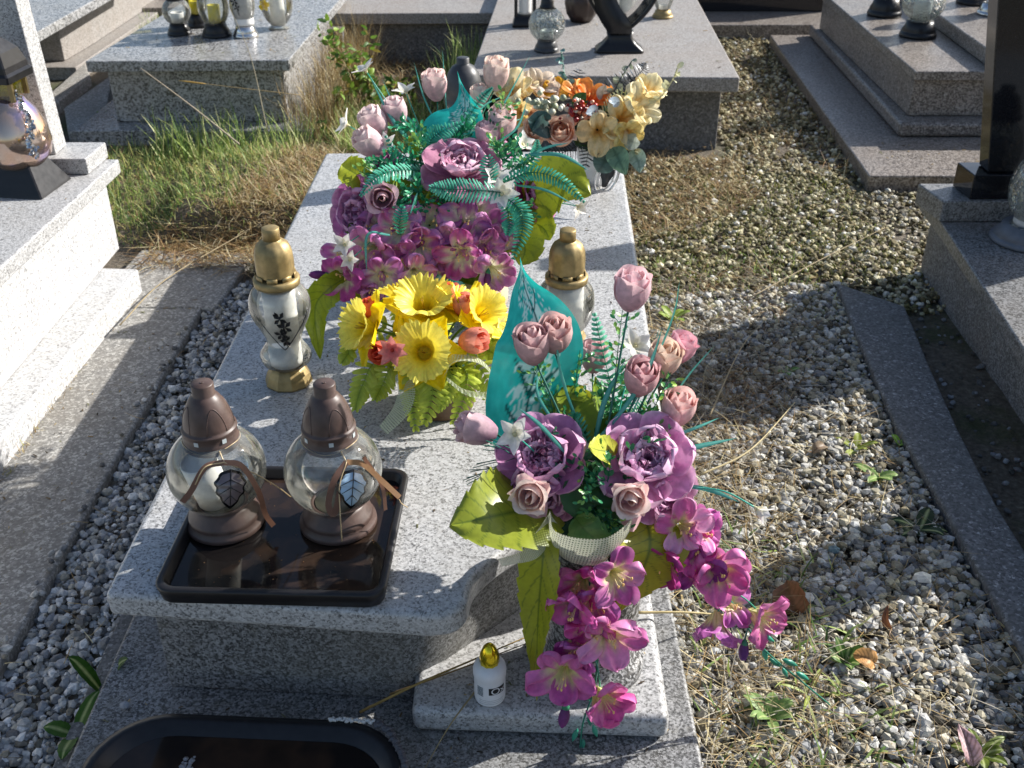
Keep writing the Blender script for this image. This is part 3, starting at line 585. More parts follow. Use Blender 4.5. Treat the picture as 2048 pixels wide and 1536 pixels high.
# ================================================================ FLOWER BUILDERS
def petal(mb, M, loc, az, L, Wd, a0, a1, cup=0.3, ruf=0.0, fr=3, prof=1.0, c0=None, c1=None, ce=None, nu=9, nv=8, seed=0, r0=0.0, tip=0.0, pleat=0, cpow=1.0, rnd=False, step=None):
    rng = random.Random(seed); ph = rng.uniform(0, 6.28); ph2 = rng.uniform(0, 6.28)
    ca, sa = math.cos(az), math.sin(az); mids = []; x, z = r0, 0.0
    NN = 60
    for i in range(NN + 1):
        u = i / NN; a = a0 + (a1 - a0) * u; mids.append((x, z, a)); x += math.sin(a) * L / NN; z += math.cos(a) * L / NN
    def fn(u, v):
        if rnd: u = 1 - (1 - u) ** 1.7
        i = min(int(round(u * NN)), NN); x, z, a = mids[i]
        wu = (u ** .6 * .93 + .07) * (max(0, 1 - u ** 5.5) ** .5 + .02) * (1.12 + .05 * math.sin(ph2 + 9 * u)) if rnd else (math.sin(math.pi * min(1, (u * 0.80 + 0.10)) ** prof) ** 0.75) * (1 - tip * u ** 3 * 0.98)
        y = v * wu * Wd / 2
        h = cup * Wd * 0.5 * v * v * wu + ruf * Wd * u * (0.35 + 0.65 * abs(v)) * math.sin(fr * v * 2.2 + ph + 2.0 * u) + ruf * 0.6 * Wd * u * u * math.sin(fr * 1.7 * v + ph2)
        if pleat: h += 0.035 * Wd * u * math.sin(pleat * v * math.pi)
        sx = x - math.cos(a) * h; sz = z + math.sin(a) * h
        sx += ruf * 0.4 * Wd * abs(v) * u * math.sin(ph2 + 3 * v) * math.sin(a)
        return Vector((sx * ca - y * sa, sx * sa + y * ca, sz))
    def cf(u, v):
        c = mix(c0, c1, u ** cpow) if step is None else mix(c0, c1, sm(step[0], step[1], 1 - (1 - u) ** 1.7 + .10 * math.sin(7 * v + ph)))
        if ce is not None: c = mix(c, ce, max(0, (abs(v) * 0.6 + u * 0.6) - 0.72) * 2.2)
        return c * (1 + 0.06 * math.sin(9 * v + ph))
    grid(mb, nu, nv, fn, cf, M, loc)
def wrap_petal(mb, M, loc, az, H, Rm, span, z0, top, flare, c0, c1, off, nu=10, nv=10, seed=0, tipr=0.55):
    ph = random.Random(seed).uniform(0, 6.28)
    def fn(u, v):
        hh = u * (1 - 0.16 * v * v)
        r = Rm * (math.sin(math.pi * (0.07 + 0.66 * hh ** .9)) ** 0.8) * (1 if hh < 0.6 else 1 - (1 - tipr) * ((hh - 0.6) / 0.4) ** 1.3) + off
        if u > 0.75: r += flare * Rm * ((u - 0.75) / 0.25) ** 2 * (0.8 + 0.3 * math.sin(4 * v + ph))
        th = az + v * span * (0.55 + 0.45 * math.sin(math.pi * min(1, u * 0.9 + 0.1) * 0.75))
        r *= 1 + 0.03 * v
        z = z0 + hh * H * top - (flare * 0.12 * H * ((u - 0.8) / 0.2) ** 2 if u > 0.8 else 0)
        return Vector((r * math.cos(th), r * math.sin(th), z))
    grid(mb, nu, nv, fn, lambda u, v: mix(c0, c1, u ** 1.1 + 0.12 * math.sin(5 * v + ph)), M, loc)
def rose(root, p, d, H, base='#a86a80', tipc='#e8b8b8', wd=0.62, open_=0.35, seed=0, inner='#c98a92', sep='#2e7a55', name='rosebud', label=None, layers=3):
    M = orient(d, seed); mb = MB(); Rm = H * wd / 2; c1 = mix(hexc(tipc), hexc('#faece4'), .42 if tipc not in ('#f0a088', '#e86a4a') else .05); c0 = mix(hexc(base), c1, .34); ci = mix(hexc(inner), c1, .2); loc = Vector(p) - M @ Vector((0, 0, H * 0.5))
    wrap_petal(mb, M, loc, 0.3 + seed, H, Rm * 0.35, 2.6, 0.05 * H, 0.97, 0, ci, c1, 0, seed=seed, tipr=0.5)
    wrap_petal(mb, M, loc, 2.3 + seed, H, Rm * 0.55, 1.9, 0.03 * H, 0.98, 0.05, ci, c1, 0, seed=seed + 1, tipr=0.6)
    k = 0
    for lay in range(layers):
        n = 3
        for j in range(n):
            k += 1; f = (lay + 1) / layers
            wrap_petal(mb, M, loc, j * 2.094 + lay * 1.05 + seed, H, Rm * (0.62 + 0.38 * f), 1.25, 0, 1.02 - 0.10 * f - 0.03 * (j % 2), open_ * f, mix(c0, ci, 0.25 * (1 - f)), c1, 0.0006 * k, seed=seed * 7 + k, tipr=0.75 + 0.15 * f)
    o = mb.build(name, M_petal, root, label=label)
    s = MB()
    for j in range(5):
        petal(s, M, loc, j * 1.2566 + seed, H * 0.42, Rm * 0.75, 1.1, -0.15, 0.3, 0, 1, 1, hexc(sep), hexc(sep), nu=6, nv=2, r0=0.002, tip=1.0)
    lathe(s, [(0.001, -0.06 * H), (Rm * 0.3, -0.03 * H), (Rm * 0.42, 0.03 * H), (Rm * 0.3, 0.08 * H)], loc, 10, hexc(sep), T=M)
    s.build('sepal', M_leafpl, o)
    return o, loc
def peony(root, p, d, Rr, outer='#9a5f92', mid='#b679a8', inn='#8e4f7c', edge='#d9a3c8', seed=0, name='peony', n_in=26, squash=1.0, label=None):
    M = orient(d, seed); mb = MB(); rng = random.Random(seed); loc = Vector(p) - M @ Vector((0, 0, Rr * 0.35))
    co, cm, ci, ce = map(hexc, (outer, mid, inn, edge))
    for j in range(7): petal(mb, M, loc, j * 0.898 + rng.uniform(-.1, .1), Rr * 1.18, Rr * 1.15, 1.3, 1.0 + rng.uniform(-.3, .5), 0.28, 0.07, 2.5, 0.8, co * 0.9, co, ce, nu=10, nv=10, seed=seed * 50 + j, rnd=True)
    for j in range(6): petal(mb, M, loc + M @ Vector((0, 0, Rr * 0.08)), j * 1.047 + 0.4 + rng.uniform(-.15, .15), Rr * 0.92, Rr * 0.95, 1.1, 0.35 + rng.uniform(-.2, .3), 0.4, 0.08, 3, 0.8, cm * 0.9, cm, ce, nu=9, nv=9, seed=seed * 51 + j, rnd=True)
    for j in range(9):
        petal(mb, M, loc + M @ Vector((0, 0, Rr * 0.12)), j * 0.698 + rng.uniform(-.2, .2), Rr * rng.uniform(.60, .74), Rr * 0.6, 0.85, 0.25 + rng.uniform(-.3, .2), 0.4, 0.14, 4, 0.8, ci, cm, ce, nu=8, nv=8, seed=seed * 52 + j, rnd=True)
    for j in range(n_in):
        rr = math.sqrt((j + .3) / n_in); petal(mb, M, loc + M @ Vector((0, 0, Rr * (0.20 - .04 * rr))), j * 2.4, Rr * rng.uniform(.42, .60), Rr * rng.uniform(.30, .50), 0.05 + 0.30 * rr, 0.0 + 0.85 * rr + rng.uniform(-.3, .3), 0.35, 0.20, rng.uniform(4, 8), 0.7, ci * .8, mix(ci, cm, 0.6), ce, nu=7, nv=9, seed=seed * 53 + j, r0=Rr * 0.26 * rr)
    return mb.build(name, M_petal, root, label=label)
def glad(root, p, d, Rr, seed=0, st=(.30, .66), a='#ece8a8', b='#a63f94', e='#d884c4', n=5, flare=1.0, name='trumpet_flower', stam=True, label=None, close=0.0):
    M = orient(d, seed); rng = random.Random(seed + 5); mb = MB(); ca_, cb_, ce_ = map(hexc, (a, b, e)); loc = Vector(p) - M @ Vector((0, 0, Rr * 0.45))
    for j in range(n):
        petal(mb, M, loc, j * 2 * math.pi / n + rng.uniform(-.2, .2), Rr * rng.uniform(1.25, 1.55), Rr * rng.uniform(.85, 1.2), 0.12 - close * .1, (1.6 + rng.uniform(-.55, .45)) * flare * (1 - close), 0.12, 0.15, 3.2, 0.72, ca_, mix(cb_, ce_, rng.random()), ce_, nu=12, nv=9, seed=seed * 31 + j, r0=Rr * 0.05, rnd=True, step=st)
    o = mb.build(name, M_petal_gloss, root, label=label)
    if stam:
        s = MB()
        for j in range(4):
            q = loc + M @ Vector((0, 0, Rr * 0.1)); t = loc + M @ Vector((rng.uniform(-.25, .25) * Rr, rng.uniform(-.25, .25) * Rr, Rr * rng.uniform(.8, 1.1)))
            tube(s, cr([q, q.lerp(t, .5) + Vector((0, 0, .002)), t], 5), 0.0008, 4, hexc('#e9d9a0')); lathe(s, [(0, -.004), (.0016, -.002), (.0018, .002), (0, .004)], t, 6, hexc('#e8c27a'))
        s.build('stamen', M_stem, o)
    return o
def gbud(root, p, d, H, seed=0, c='#8a3f86', label=None, name='flower_bud'):
    M = orient(d, seed); mb = MB(); loc = Vector(p) - M @ Vector((0, 0, H / 2))
    for j in range(4): wrap_petal(mb, M, loc, j * 1.57 + seed, H, H * 0.21, 1.0, 0, 1, 0.12, hexc('#6b3a72'), hexc(c), 0.0005 * j, nu=7, nv=6, seed=seed + j, tipr=0.45)
    o = mb.build(name, M_petal_gloss, root, label=label)
    s = MB(); lathe(s, [(0.001, -H * .18), (H * .1, -H * .08), (H * .17, H * .08), (H * .15, H * .2)], loc, 10, hexc('#3f8f6a'), T=M); s.build('calyx', M_leafpl, o)
    return o
def daffodil(root, p, d, Rr, seed=0, label=None):
    M = orient(d, seed); mb = MB(); y0, y1, y2 = hexc('#e8cf10'), hexc('#f6e02a'), hexc('#fff06a'); loc = Vector(p) - M @ Vector((0, 0, Rr * 0.2)); rng = random.Random(seed)
    for j in range(6): petal(mb, M, loc, j * 1.047 + rng.uniform(-.1, .1), Rr * 1.06, Rr * 0.86, 1.25, 1.5 + rng.uniform(-.5, .3), 0.25, 0.07, 2.5, 0.85, y0 * .92, y0, y1, nu=10, nv=9, seed=seed * 9 + j, tip=.6)
    o = mb.build('daffodil', M_petal_gloss, root, label=label)
    t = MB(); nA = 72
    def fn(u, v):
        th = math.pi * v; cx, cy = math.cos(th), math.sin(th)
        n1 = noise.noise(Vector((cx * 2.6, cy * 2.6, seed * 3.1))); n2 = noise.noise(Vector((cx * 7, cy * 7, seed * 1.7 + u))); n3 = noise.noise(Vector((cx * 15, cy * 15, seed + 5)))
        r = Rr * (0.15 + 0.20 * u + 0.36 * u ** 3.5) * (1 + u * (0.10 * n1 + 0.16 * n2 + 0.12 * n3)); z = Rr * (0.02 + 0.72 * u - .05 * u ** 5 + u * u * (.12 * n2 + .10 * n3 - .06 * n1))
        return Vector((r * cx, r * cy, z))
    grid(t, 12, 150, fn, lambda u, v: mix(hexc('#d8b410'), y1, u * 3) if u < .33 else mix(y1, y2, (u - .33) * 1.5), M, loc)
    t.build('trumpet', M_petal_gloss, o)
    s = MB()
    for j in range(5):
        q = loc + M @ Vector((0, 0, Rr * .1)); e = loc + M @ Vector((rng.uniform(-.1, .1) * Rr, rng.uniform(-.1, .1) * Rr, Rr * .55)); tube(s, [q, e], 0.0010, 4, hexc('#c09818'))
    s.build('stamen', M_stem, o)
    return o
def star(root, p, d, Rr, seed=0, n=5, c='#f2efec', cc='#e9e2b8', label=None, name='star_flower', a0=1.0, a1=1.35, stem=None):
    M = orient(d, seed); mb = MB(); rng = random.Random(seed)
    for j in range(n): petal(mb, M, Vector(p), j * 2 * math.pi / n + rng.uniform(-.15, .15), Rr * rng.uniform(.9, 1.1), Rr * .62, a0, a1 + rng.uniform(-.25, .25), .25, .05, 2, .9, hexc(cc), hexc(c), None, nu=6, nv=4, seed=seed + j, tip=.75, cpow=.4)
    lathe(mb, [(0, -Rr * .25), (Rr * .08, -Rr * .1), (Rr * .13, Rr * .08), (0, Rr * .16)], p, 8, hexc(cc), T=M)
    o = mb.build(name, M_petal, root, label=label)
    if stem: stemto(o, stem[0], stem[1], 0.0013, '#3fae98', bend=stem[2] if len(stem) > 2 else None)
    return o
def stemto(parent, a, b, r=0.0018, c='#2f7f5f', bend=None, name='stem'):
    m = MB(); a = Vector(a); b = Vector(b); mid = a.lerp(b, .5) + (Vector(bend) if bend else Vector((0, 0, 0.012)))
    tube(m, cr([a, mid, b], 10), [r] * 11, 6, hexc(c)); return m.build(name, M_stem, parent)
def fern(root, pts, Wd, n=16, c0='#1d7a55', c1='#49b48c', up=(0, -0.5, 0.85), seed=0, name='fern_frond', fat=0.42, sw=0.35, mat=None, label=None, stripe=None, tipw=0.15, ang=0.35):
    mb = MB(); P = cr(pts, n * 2); up = Vector(up).normalized(); rng = random.Random(seed)
    tube(mb, P, [0.0013 * (1 - .6 * i / (2 * n)) for i in range(2 * n + 1)], 5, hexc(c0) * .8)
    Ltot = sum((P[i + 1] - P[i]).length for i in range(2 * n)); gap = Ltot / n
    for i in range(n):
        k = 2 * i + 1; t = (P[min(k + 1, 2 * n)] - P[k - 1]).normalized(); side = t.cross(up).normalized(); nn = side.cross(t); u = i / n
        wl = Wd / 2 * (math.sin(math.pi * (0.18 + 0.80 * u)) * (1 - tipw) + tipw * .3) 
        for s in (-1, 1):
            dirv = (side * s + t * ang + nn * rng.uniform(-.25, .12)).normalized(); wd = gap * fat * (0.9 + 0.2 * rng.random())
            dr = nn * -wl * sw * .4
            b0 = P[k]; vs = [b0 - t * wd * .5, b0 + t * wd * .5, b0 + dirv * wl * .5 + t * wd * .75 + dr * .3, b0 + dirv * wl * .85 + t * wd * .6 + dr * .8, b0 + dirv * wl + dr, b0 + dirv * wl * .85 - t * wd * .45 + dr * .8, b0 + dirv * wl * .5 - t * wd * .75 + dr * .3, b0 + dirv * wl * .5 + nn * wd * .15 + dr * .3]
            ca_, cb_ = hexc(c0), hexc(c1)
            if stripe: cb_ = hexc(stripe) if s > 0 or i % 2 else cb_
            cs = [ca_, ca_, cb_, cb_, cb_, cb_, cb_, mix(ca_, cb_, .6)]; cs = [x * rng.uniform(.85, 1.1) for x in cs]
            fs = [(0, 1, 7), (1, 2, 7), (2, 3, 7), (3, 4, 7), (4, 5, 7), (5, 6, 7), (6, 0, 7)]; mb.add(vs, fs, cs)
    return mb.build(name, mat or M_leafpl, root, smooth=False, label=label)
def sprig(root, pts, n=12, ls=0.012, c='#3f9c6c', c2='#a5cc55', seed=0, name='leafy_sprig', branch=2, stem='#2b7558', label=None):
    mb = MB(); P = cr(pts, 20); rng = random.Random(seed); tube(mb, P, [.0013 * (1 - .5 * i / 20) for i in range(21)], 5, hexc(stem))
    def lf(b, d, L, cc):
        up = Vector((rng.uniform(-.5, .5), rng.uniform(-.8, 0), rng.uniform(.3, 1))).normalized(); s = d.cross(up).normalized() * L * .27
        mb.add([b, b + d * L * .35 + s, b + d * L * .75 + s * .85, b + d * L, b + d * L * .75 - s * .85, b + d * L * .35 - s, b + d * L * .5 - up * L * .06], [(0, 1, 6), (1, 2, 6), (2, 3, 6), (3, 4, 6), (4, 5, 6), (5, 0, 6)], [cc * rng.uniform(.8, 1.15) for _ in range(7)])
    for i in range(n):
        k = int(4 + 16 * i / n); t = (P[min(k + 1, 20)] - P[k - 1]).normalized()
        for s in range(2):
            a = t.cross(Vector((rng.uniform(-1, 1), rng.uniform(-1, 1), rng.uniform(-1, 1)))).normalized(); d = (a + t * .7).normalized()
            if branch and i % branch == 0:
                e = P[k] + d * ls * 2.2; tube(mb, [P[k], e], .0006, 4, hexc(stem))
                for q in range(3):
                    f = (q + 1) / 3; dd = (d + Vector((rng.uniform(-.8, .8), rng.uniform(-.8, .8), rng.uniform(-.6, .8)))).normalized(); lf(P[k].lerp(e, f), dd, ls, mix(hexc(c), hexc(c2), rng.random() ** 1.5 if u_tip(i, n) else 0.2 * rng.random()))
            else: lf(P[k], d, ls, mix(hexc(c), hexc(c2), rng.random() ** 1.5 if u_tip(i, n) else .2 * rng.random()))
    return mb.build(name, M_leafpl, root, smooth=False, label=label)
def u_tip(i, n): return i > n * .45
def blade(root, pts, Wd=0.006, c='#3c9c8c', c2='#7cc9b8', name='grass_blade', up=(0, -.7, .7), n=14):
    mb = MB(); P = cr(pts, n); up = Vector(up).normalized(); vs = []; cs = []
    for i, p in enumerate(P):
        t = (P[min(i + 1, n)] - P[max(i - 1, 0)]).normalized(); s = t.cross(up).normalized(); u = i / n; wv = Wd * .5 * (.55 + .9 * math.sin(math.pi * min(1, u * .8 + .1)) * .6) * (1 - u ** 5)
        vs += [p - s * wv, p + up * wv * .35, p + s * wv]; cs += [hexc(c), mix(hexc(c), hexc(c2), .5 + .5 * u), hexc(c)]
    mb.add(vs, [(3 * i + a, 3 * i + a + 1, 3 * i + a + 4, 3 * i + a + 3) for i in range(n) for a in (0, 1)], cs)
    return mb.build(name, M_leafpl, root)
def leaf(root, pts, Wd, up=(0, -.5, .85), c='#8f9a2a', vein='#3a5a20', serr=0, prof=None, fold=.12, nu=90, nv=26, name='leaf', mat=None, cf=None, wave=.04, seed=0, label=None, lobes=0, thick=0.0):
    mb = MB(); P = cr(pts, nu); up = Vector(up).normalized(); rng = random.Random(seed); ph = rng.uniform(0, 6)
    prof = prof or (lambda u: math.sin(math.pi * min(1, u ** .75 * .97 + .03)) ** .8)
    cb, cvn = hexc(c), hexc(vein); T = []
    for i in range(nu + 1):
        t = (P[min(i + 1, nu)] - P[max(i - 1, 0)]).normalized(); s = t.cross(up).normalized(); T.append((t, s, s.cross(t)))
    Ltot = sum((P[i + 1] - P[i]).length for i in range(nu))
    def fn(u, v):
        i = int(round(u * nu)); t, s, nn = T[i]; wv = Wd / 2 * prof(u)
        if serr: wv *= 1 - .13 * ((u * serr) % 1) * (abs(v) ** 3)
        if lobes: wv *= 1 + .28 * math.sin(lobes * math.pi * u) * abs(v)
        return P[i] + s * v * wv + nn * (fold * abs(v) * wv + wave * Wd * math.sin(7 * u + 3 * v + ph) * abs(v)) + t * (serr and Ltot * .015 * abs(v) or 0)
    def dc(u, v):
        k = abs(v); q = (u - k * .20) * 8; f = q - math.floor(q)
        m = 1 if k < .045 else (.75 if (f < .10 and k < .85 and .05 < u < .93) else 0)
        base = cb * (1 + .10 * noise.noise(Vector((u * 6, v * 3, ph)))) 
        return mix(base, cvn, m * .75)
    grid(mb, nu, nv, fn, cf or dc)
    return mb.build(name, mat or M_leafpl, root, label=label)
def tealglare(seed):
    def f(u, v):
        k = abs(v); n1 = noise.noise(Vector((u * 26, v * 9, seed))); n2 = noise.noise(Vector((u * 60, v * 22, seed + 3)))
        base = mix(hexc('#16b0a8'), hexc('#30d2c8'), .5 + n1 * .5)
        q = (u - k * .22) * 6.5; fr = q - math.floor(q); d = .55 - k
        if d > 0 and (n1 * .5 + n2 * .7 + d * .9) > .27 and .08 < u < .95: base = mix(base, hexc('#d8f4f2'), .75)  # whitish patches: glare on the leaf painted into its colour
        if (k < .045) or (fr < .10 and k < .55 and .1 < u < .85): base = hexc('#0d5a58')
        return base
    return f
def ribbon(root, pts, Wd, up, mat, name='net_ribbon', nu=40, nv=6, c='#d8d8c8', label=None, ups=None):
    mb = MB(); P = cr(pts, nu)
    def fn(u, v):
        i = int(round(u * nu)); t = (P[min(i + 1, nu)] - P[max(i - 1, 0)]).normalized()
        uu = Vector(up) if ups is None else Vector(ups[0]).lerp(Vector(ups[1]), u)
        s = uu.normalized(); s = (s - t * s.dot(t)).normalized(); wv = Wd * (.7 + .3 * math.sin(math.pi * u)) / 2
        return P[i] + s * v * wv + s.cross(t) * .08 * Wd * v * v
    grid(mb, nu, nv, fn, lambda u, v: hexc(c), uvs=True)
    return mb.build(name, mat, root, label=label)

# ================================================================ LANTERNS, TRAY, POTS
def rrect(w_, d_, rad, n=8):
    out = []
    for cx, cy, a0 in ((w_ / 2 - rad, d_ / 2 - rad, 0), (-w_ / 2 + rad, d_ / 2 - rad, 90), (-w_ / 2 + rad, -d_ / 2 + rad, 180), (w_ / 2 - rad, -d_ / 2 + rad, 270)):
        for i in range(n + 1): a = R(a0 + 90 * i / n); out.append((cx + rad * math.cos(a), cy + rad * math.sin(a)))
    return out
def loft(mb, loops, c, capend=True, c_=None, rot=0):
    n = len(loops[0][0]); vs = []
    for poly, z in loops:
        for x, y in poly: vs.append(Vector((c[0] + x * math.cos(rot) - y * math.sin(rot), c[1] + x * math.sin(rot) + y * math.cos(rot), z)))
    fs = [(j * n + i, j * n + (i + 1) % n, (j + 1) * n + (i + 1) % n, (j + 1) * n + i) for j in range(len(loops) - 1) for i in range(n)]
    fs.append(tuple(range(n))[::-1])
    if capend: fs.append(tuple(range((len(loops) - 1) * n, len(loops) * n)))
    mb.add(vs, fs, c_)
# tray
tc_ = (-0.386, 1.462); tr = R(-2)
g = thing('tray', 'dark brown plastic tray of rainwater under the two brown globe lanterns', 'tray', (tc_[0], tc_[1], 0.35))
m = MB(); loft(m, [(rrect(.352, .325, .022), .3515), (rrect(.368, .341, .028), .3535), (rrect(.378, .35, .03), .378), (rrect(.376, .348, .03), .3815), (rrect(.370, .342, .028), .383), (rrect(.358, .330, .026), .383), (rrect(.352, .324, .024), .381), (rrect(.344, .316, .02), .366), (rrect(.330, .302, .015), .3575), (rrect(.10, .09, .01), .357)], tc_, rot=tr)
m.build('tray_body', M_tray, g)
m = MB(); loft(m, [(rrect(.3415, .3135, .02), .3600), (rrect(.3435, .3155, .02), .3660)], tc_, rot=tr); m.build('water', M_water, g, smooth=False)
m = MB(); rng = random.Random(4)
for i in range(60):
    x, y = rng.uniform(-.15, .15), rng.uniform(-.15, .15); s = rng.uniform(.0006, .0016); lathe(m, [(0, -s * .3), (s, 0), (0, s * .4)], (tc_[0] + x, tc_[1] + y, .3663), 6)
o = m.build('floating_dirt', plain('rust_dirt', (.25, .13, .05), .8), g); o['kind'] = 'stuff'

def charm_leaf(o, c, nrm, H, col_, tilt=0.2):
    m = MB(); up = Vector((0, 0, 1)) - nrm * nrm.z; up.normalize(); s = up.cross(nrm).normalized() 
    a = (up * math.cos(tilt) + s * math.sin(tilt)); b = a.cross(nrm).normalized(); n = 16
    def W_(u): return H * .38 * math.sin(math.pi * min(1, u ** .72 * .98 + .02)) ** .75 * (1 + .09 * math.sin(u * 24))
    for off, sc, cc in ((0, 1.0, hexc('#0c0c0d')), (.0016, .86, hexc(col_))):
        vs = [c + nrm * off + a * (H * .5)]; pl = [(u / n, W_(u / n)) for u in range(1, n)]
        pts = [c + nrm * off + a * H * (.5 - u) * sc + b * w2 * sc for u, w2 in pl] + [c + nrm * off - a * H * .5 * sc] + [c + nrm * off + a * H * (.5 - u) * sc - b * w2 * sc for u, w2 in reversed(pl)]
        front = [c + nrm * off + a * H * .5 * sc] + pts; back = [p - nrm * .0015 for p in front]; k = len(front)
        m.add(front + back, [tuple(range(k))[::-1], tuple(range(k, 2 * k))] + [(i, (i + 1) % k, k + (i + 1) % k, k + i) for i in range(k)], cc)
    def bar(p, q, r): tube(m, [p, q], [r, r * .5], 5, hexc('#0c0c0d'))
    f = nrm * .0026; bar(c + f + a * H * .5, c + f - a * H * .46, .0011)
    for t in (.25, .45, .65):
        for s_ in (-1, 1): bar(c + f + a * H * (.5 - t), c + f + a * H * (.5 - t - .16) + b * s_ * W_(t + .1) * .75, .0009)
    return m.build('leaf_charm', vcol('charm_enamel_' + col_[1:], .2, 0, .8, 200, .05), o)
def globe_lantern(loc, label, candle, charm, charmcol, seed):
    g = thing('grave_lantern', label, 'lantern', loc, 'brown capped globe lanterns on the tray'); c = Vector(loc)
    m = MB(); lathe(m, [(0, 0), (.064, 0), (.068, .004), (.067, .012), (.060, .016), (.062, .021), (.060, .028), (.053, .034), (.050, .044), (.044, .050), (.040, .050), (.038, .046), (0, .046)], c); m.build('base', M_brownpl, g)
    prof = []
    for i in range(29):
        a = R(-66 + i * (66 + 60) / 28); prof.append((.0835 * math.cos(a), .117 + .080 * math.sin(a)))
    prof.append((.0445, .188)); gl = MB(); prof[-1] = (.0405, .184); lathe(gl, [(0, .043)] + prof, c, 64, closed=False); o = gl.build('glass_globe', M_glass, g)
    m = MB(); lathe(m, [(0, .047), (.036, .046), (.037, .050), (.0, .051)], c); m.build('inner_disc', plain('wet_disc', (.16, .16, .12), .3), o)
    def rc(z):
        t = (z - .204) / .064; return .0420 * (1 - max(0, t) ** 2.1 * .53) if z > .204 else .044
    m = MB(); pr = [(.0385, .170), (.0455, .170), (.0465, .173), (.0465, .187), (.0447, .189), (.0447, .201), (.0457, .203), (.0454, .206)] + [(rc(.207 + i * .0043), .207 + i * .0043) for i in range(14)] + [(.0198, .266), (.0183, .268), (.0183, .286), (.0170, .2880), (.0, .2880)]
    lathe(m, pr, c, 64)
    for k in range(4):
        a0 = k * 1.571 + .6; pts = []
        for i in range(15):
            a = math.pi * i / 14; th = a0 + .42 * math.cos(a); z = .209 + .043 * math.sin(a); pts.append(c + Vector((math.cos(th), math.sin(th), 0)) * (rc(z) + .0001) + Vector((0, 0, z)))
        tube(m, pts, .0008, 4)
    lathe(m, [(.0028, .2881), (.0028, .2892), (.0018, .2892), (.0012, .2883), (0, .2883)], c, 12)
    cap = m.build('cap', M_brownpl, g)
    for k in range(6):
        th = k * 1.047 + .25 + seed * .5; nr = Vector((math.cos(th), math.sin(th), 0)); s = Vector((-math.sin(th), math.cos(th), 0)); q = c + nr * .0449 + Vector((0, 0, .195)); vm = MB()
        vm.add([q + s * a + Vector((0, 0, b)) + nr * d for d in (0, .0008) for a, b in ((-.0038, -.0038), (.0038, -.0038), (.0038, .0038), (-.0038, .0038))], [(0, 1, 2, 3), (4, 5, 6, 7), (0, 1, 5, 4), (1, 2, 6, 5), (2, 3, 7, 6), (3, 0, 4, 7)])
        vm.build('vent', plain('vent_daylight', (.50, .55, .56), .3), cap, smooth=False)  # pale plates paint the daylight seen through open vent holes
    if candle:
        m = MB(); T = Matrix.Rotation(R(-9), 4, 'Y') @ Matrix.Rotation(R(8), 4, 'X')
        lathe(m, [(0, 0), (.026, 0), (.030, .006), (.031, .095), (.029, .097), (.028, .090), (0, .088)], c + Vector((-.008, -.006, .053)), 32, T=T.to_3x3()); m.build('candle_insert', M_wax, g)
    th = math.atan2(-c.y, -c.x) + charm; nr = Vector((math.cos(th) * .93, math.sin(th) * .93, .36)).normalized()
    cc = c + Vector((math.cos(th) * .083, math.sin(th) * .083, .128)); charm_leaf(g, cc + nr * .004, nr, .066, charmcol, .25 if candle else .3)
    knot = c + Vector((math.cos(th) * .066, math.sin(th) * .066, .172))
    s = Vector((-math.sin(th), math.cos(th), 0)); o_ = nr * .006; brn = '#7d6154'
    if s.x < 0: s = -s
    m1 = MB()
    def sat(pts, w_, c1='#6e5248'):
        nn = len(pts); P = cr(pts, 26); vs = []
        for i, p in enumerate(P):
            t = (P[min(i + 1, 26)] - P[max(0, i - 1)]).normalized(); q = t.cross(nr).normalized() * w_ * .42; vs += [p - q, p + q]
        m1.add(vs, [(2 * i, 2 * i + 1, 2 * i + 3, 2 * i + 2) for i in range(26)], hexc(c1)); 
    F = -Vector((c.x, c.y, 0)).normalized(); U = Vector((0, 0, 1))
    if candle:
        sat([knot + o_, knot - s * .03 + U * .004 + F * .008, knot - s * .058 - U * .03 + F * .012, knot - s * .075 - U * .048 + F * .01], .012)
        sat([knot + o_, knot + s * .028 - U * .01 + F * .012, knot + s * .048 - U * .06 + F * .022, knot + s * .055 - U * .12 + F * .012, knot + s * .066 - U * .150 + F * .012], .011, '#8c6450')
        tw = [[knot + o_, knot + s * .045 - U * .03 + F * .012, knot + s * .082 - U * .075 + F * .008, knot + s * .103 - U * .11], [knot + o_, knot - s * .03 + U * .006 + F * .01, knot - s * .05 - U * .02 + F * .012]]
    else:
        sat([knot + o_, knot - s * .022 - U * .02 + F * .014, knot - s * .036 - U * .06 + F * .018, knot - s * .028 - U * .082 + F * .02, knot - s * .014 - U * .04 + F * .02], .013)
        sat([knot + o_, knot + s * .03 - U * .012 + F * .006, knot + s * .062 - U * .06 + F * .004, knot + s * .092 - U * .112 - F * .005], .011, '#a07c5c')
        sat([knot + o_ + s * .03, knot + s * .06 - U * .07, knot + s * .064 - U * .125, ], .008, '#8c6450')
        tw = [[knot + o_, knot - s * .014 - U * .03 + F * .018, knot - s * .018 - U * .08 + F * .026, knot - s * .020 - U * .135 + F * .03], [knot + s * .09 - U * .112, knot + s * .094 - U * .122, knot + s * .105 - U * .135]]
    m1.build('ribbon', M_ribbon, g)
    m = MB()
    if not candle:
        lt = MB(); tube(lt, cr(tw.pop(), 12), .0009, 5, hexc('#c9b28a')); lt.build('loose_thread', M_ribbon, g)
    for t in tw: tube(m, cr(t, 18), .0011, 5, hexc('#c9b28a'))
    ring = [c + Vector((.0475 * math.cos(a), .0475 * math.sin(a), .1805 - .003 * math.sin(3 * a))) for a in [2 * math.pi * i / 40 for i in range(41)]]; tube(m, ring, .0008, 4, hexc('#c9b28a'))
    tube(m, [knot + o_, c + Vector((math.cos(th) * .05, math.sin(th) * .05, .183))], .0013, 5, hexc('#d8c4a0')); m.build('twine', M_ribbon, g)
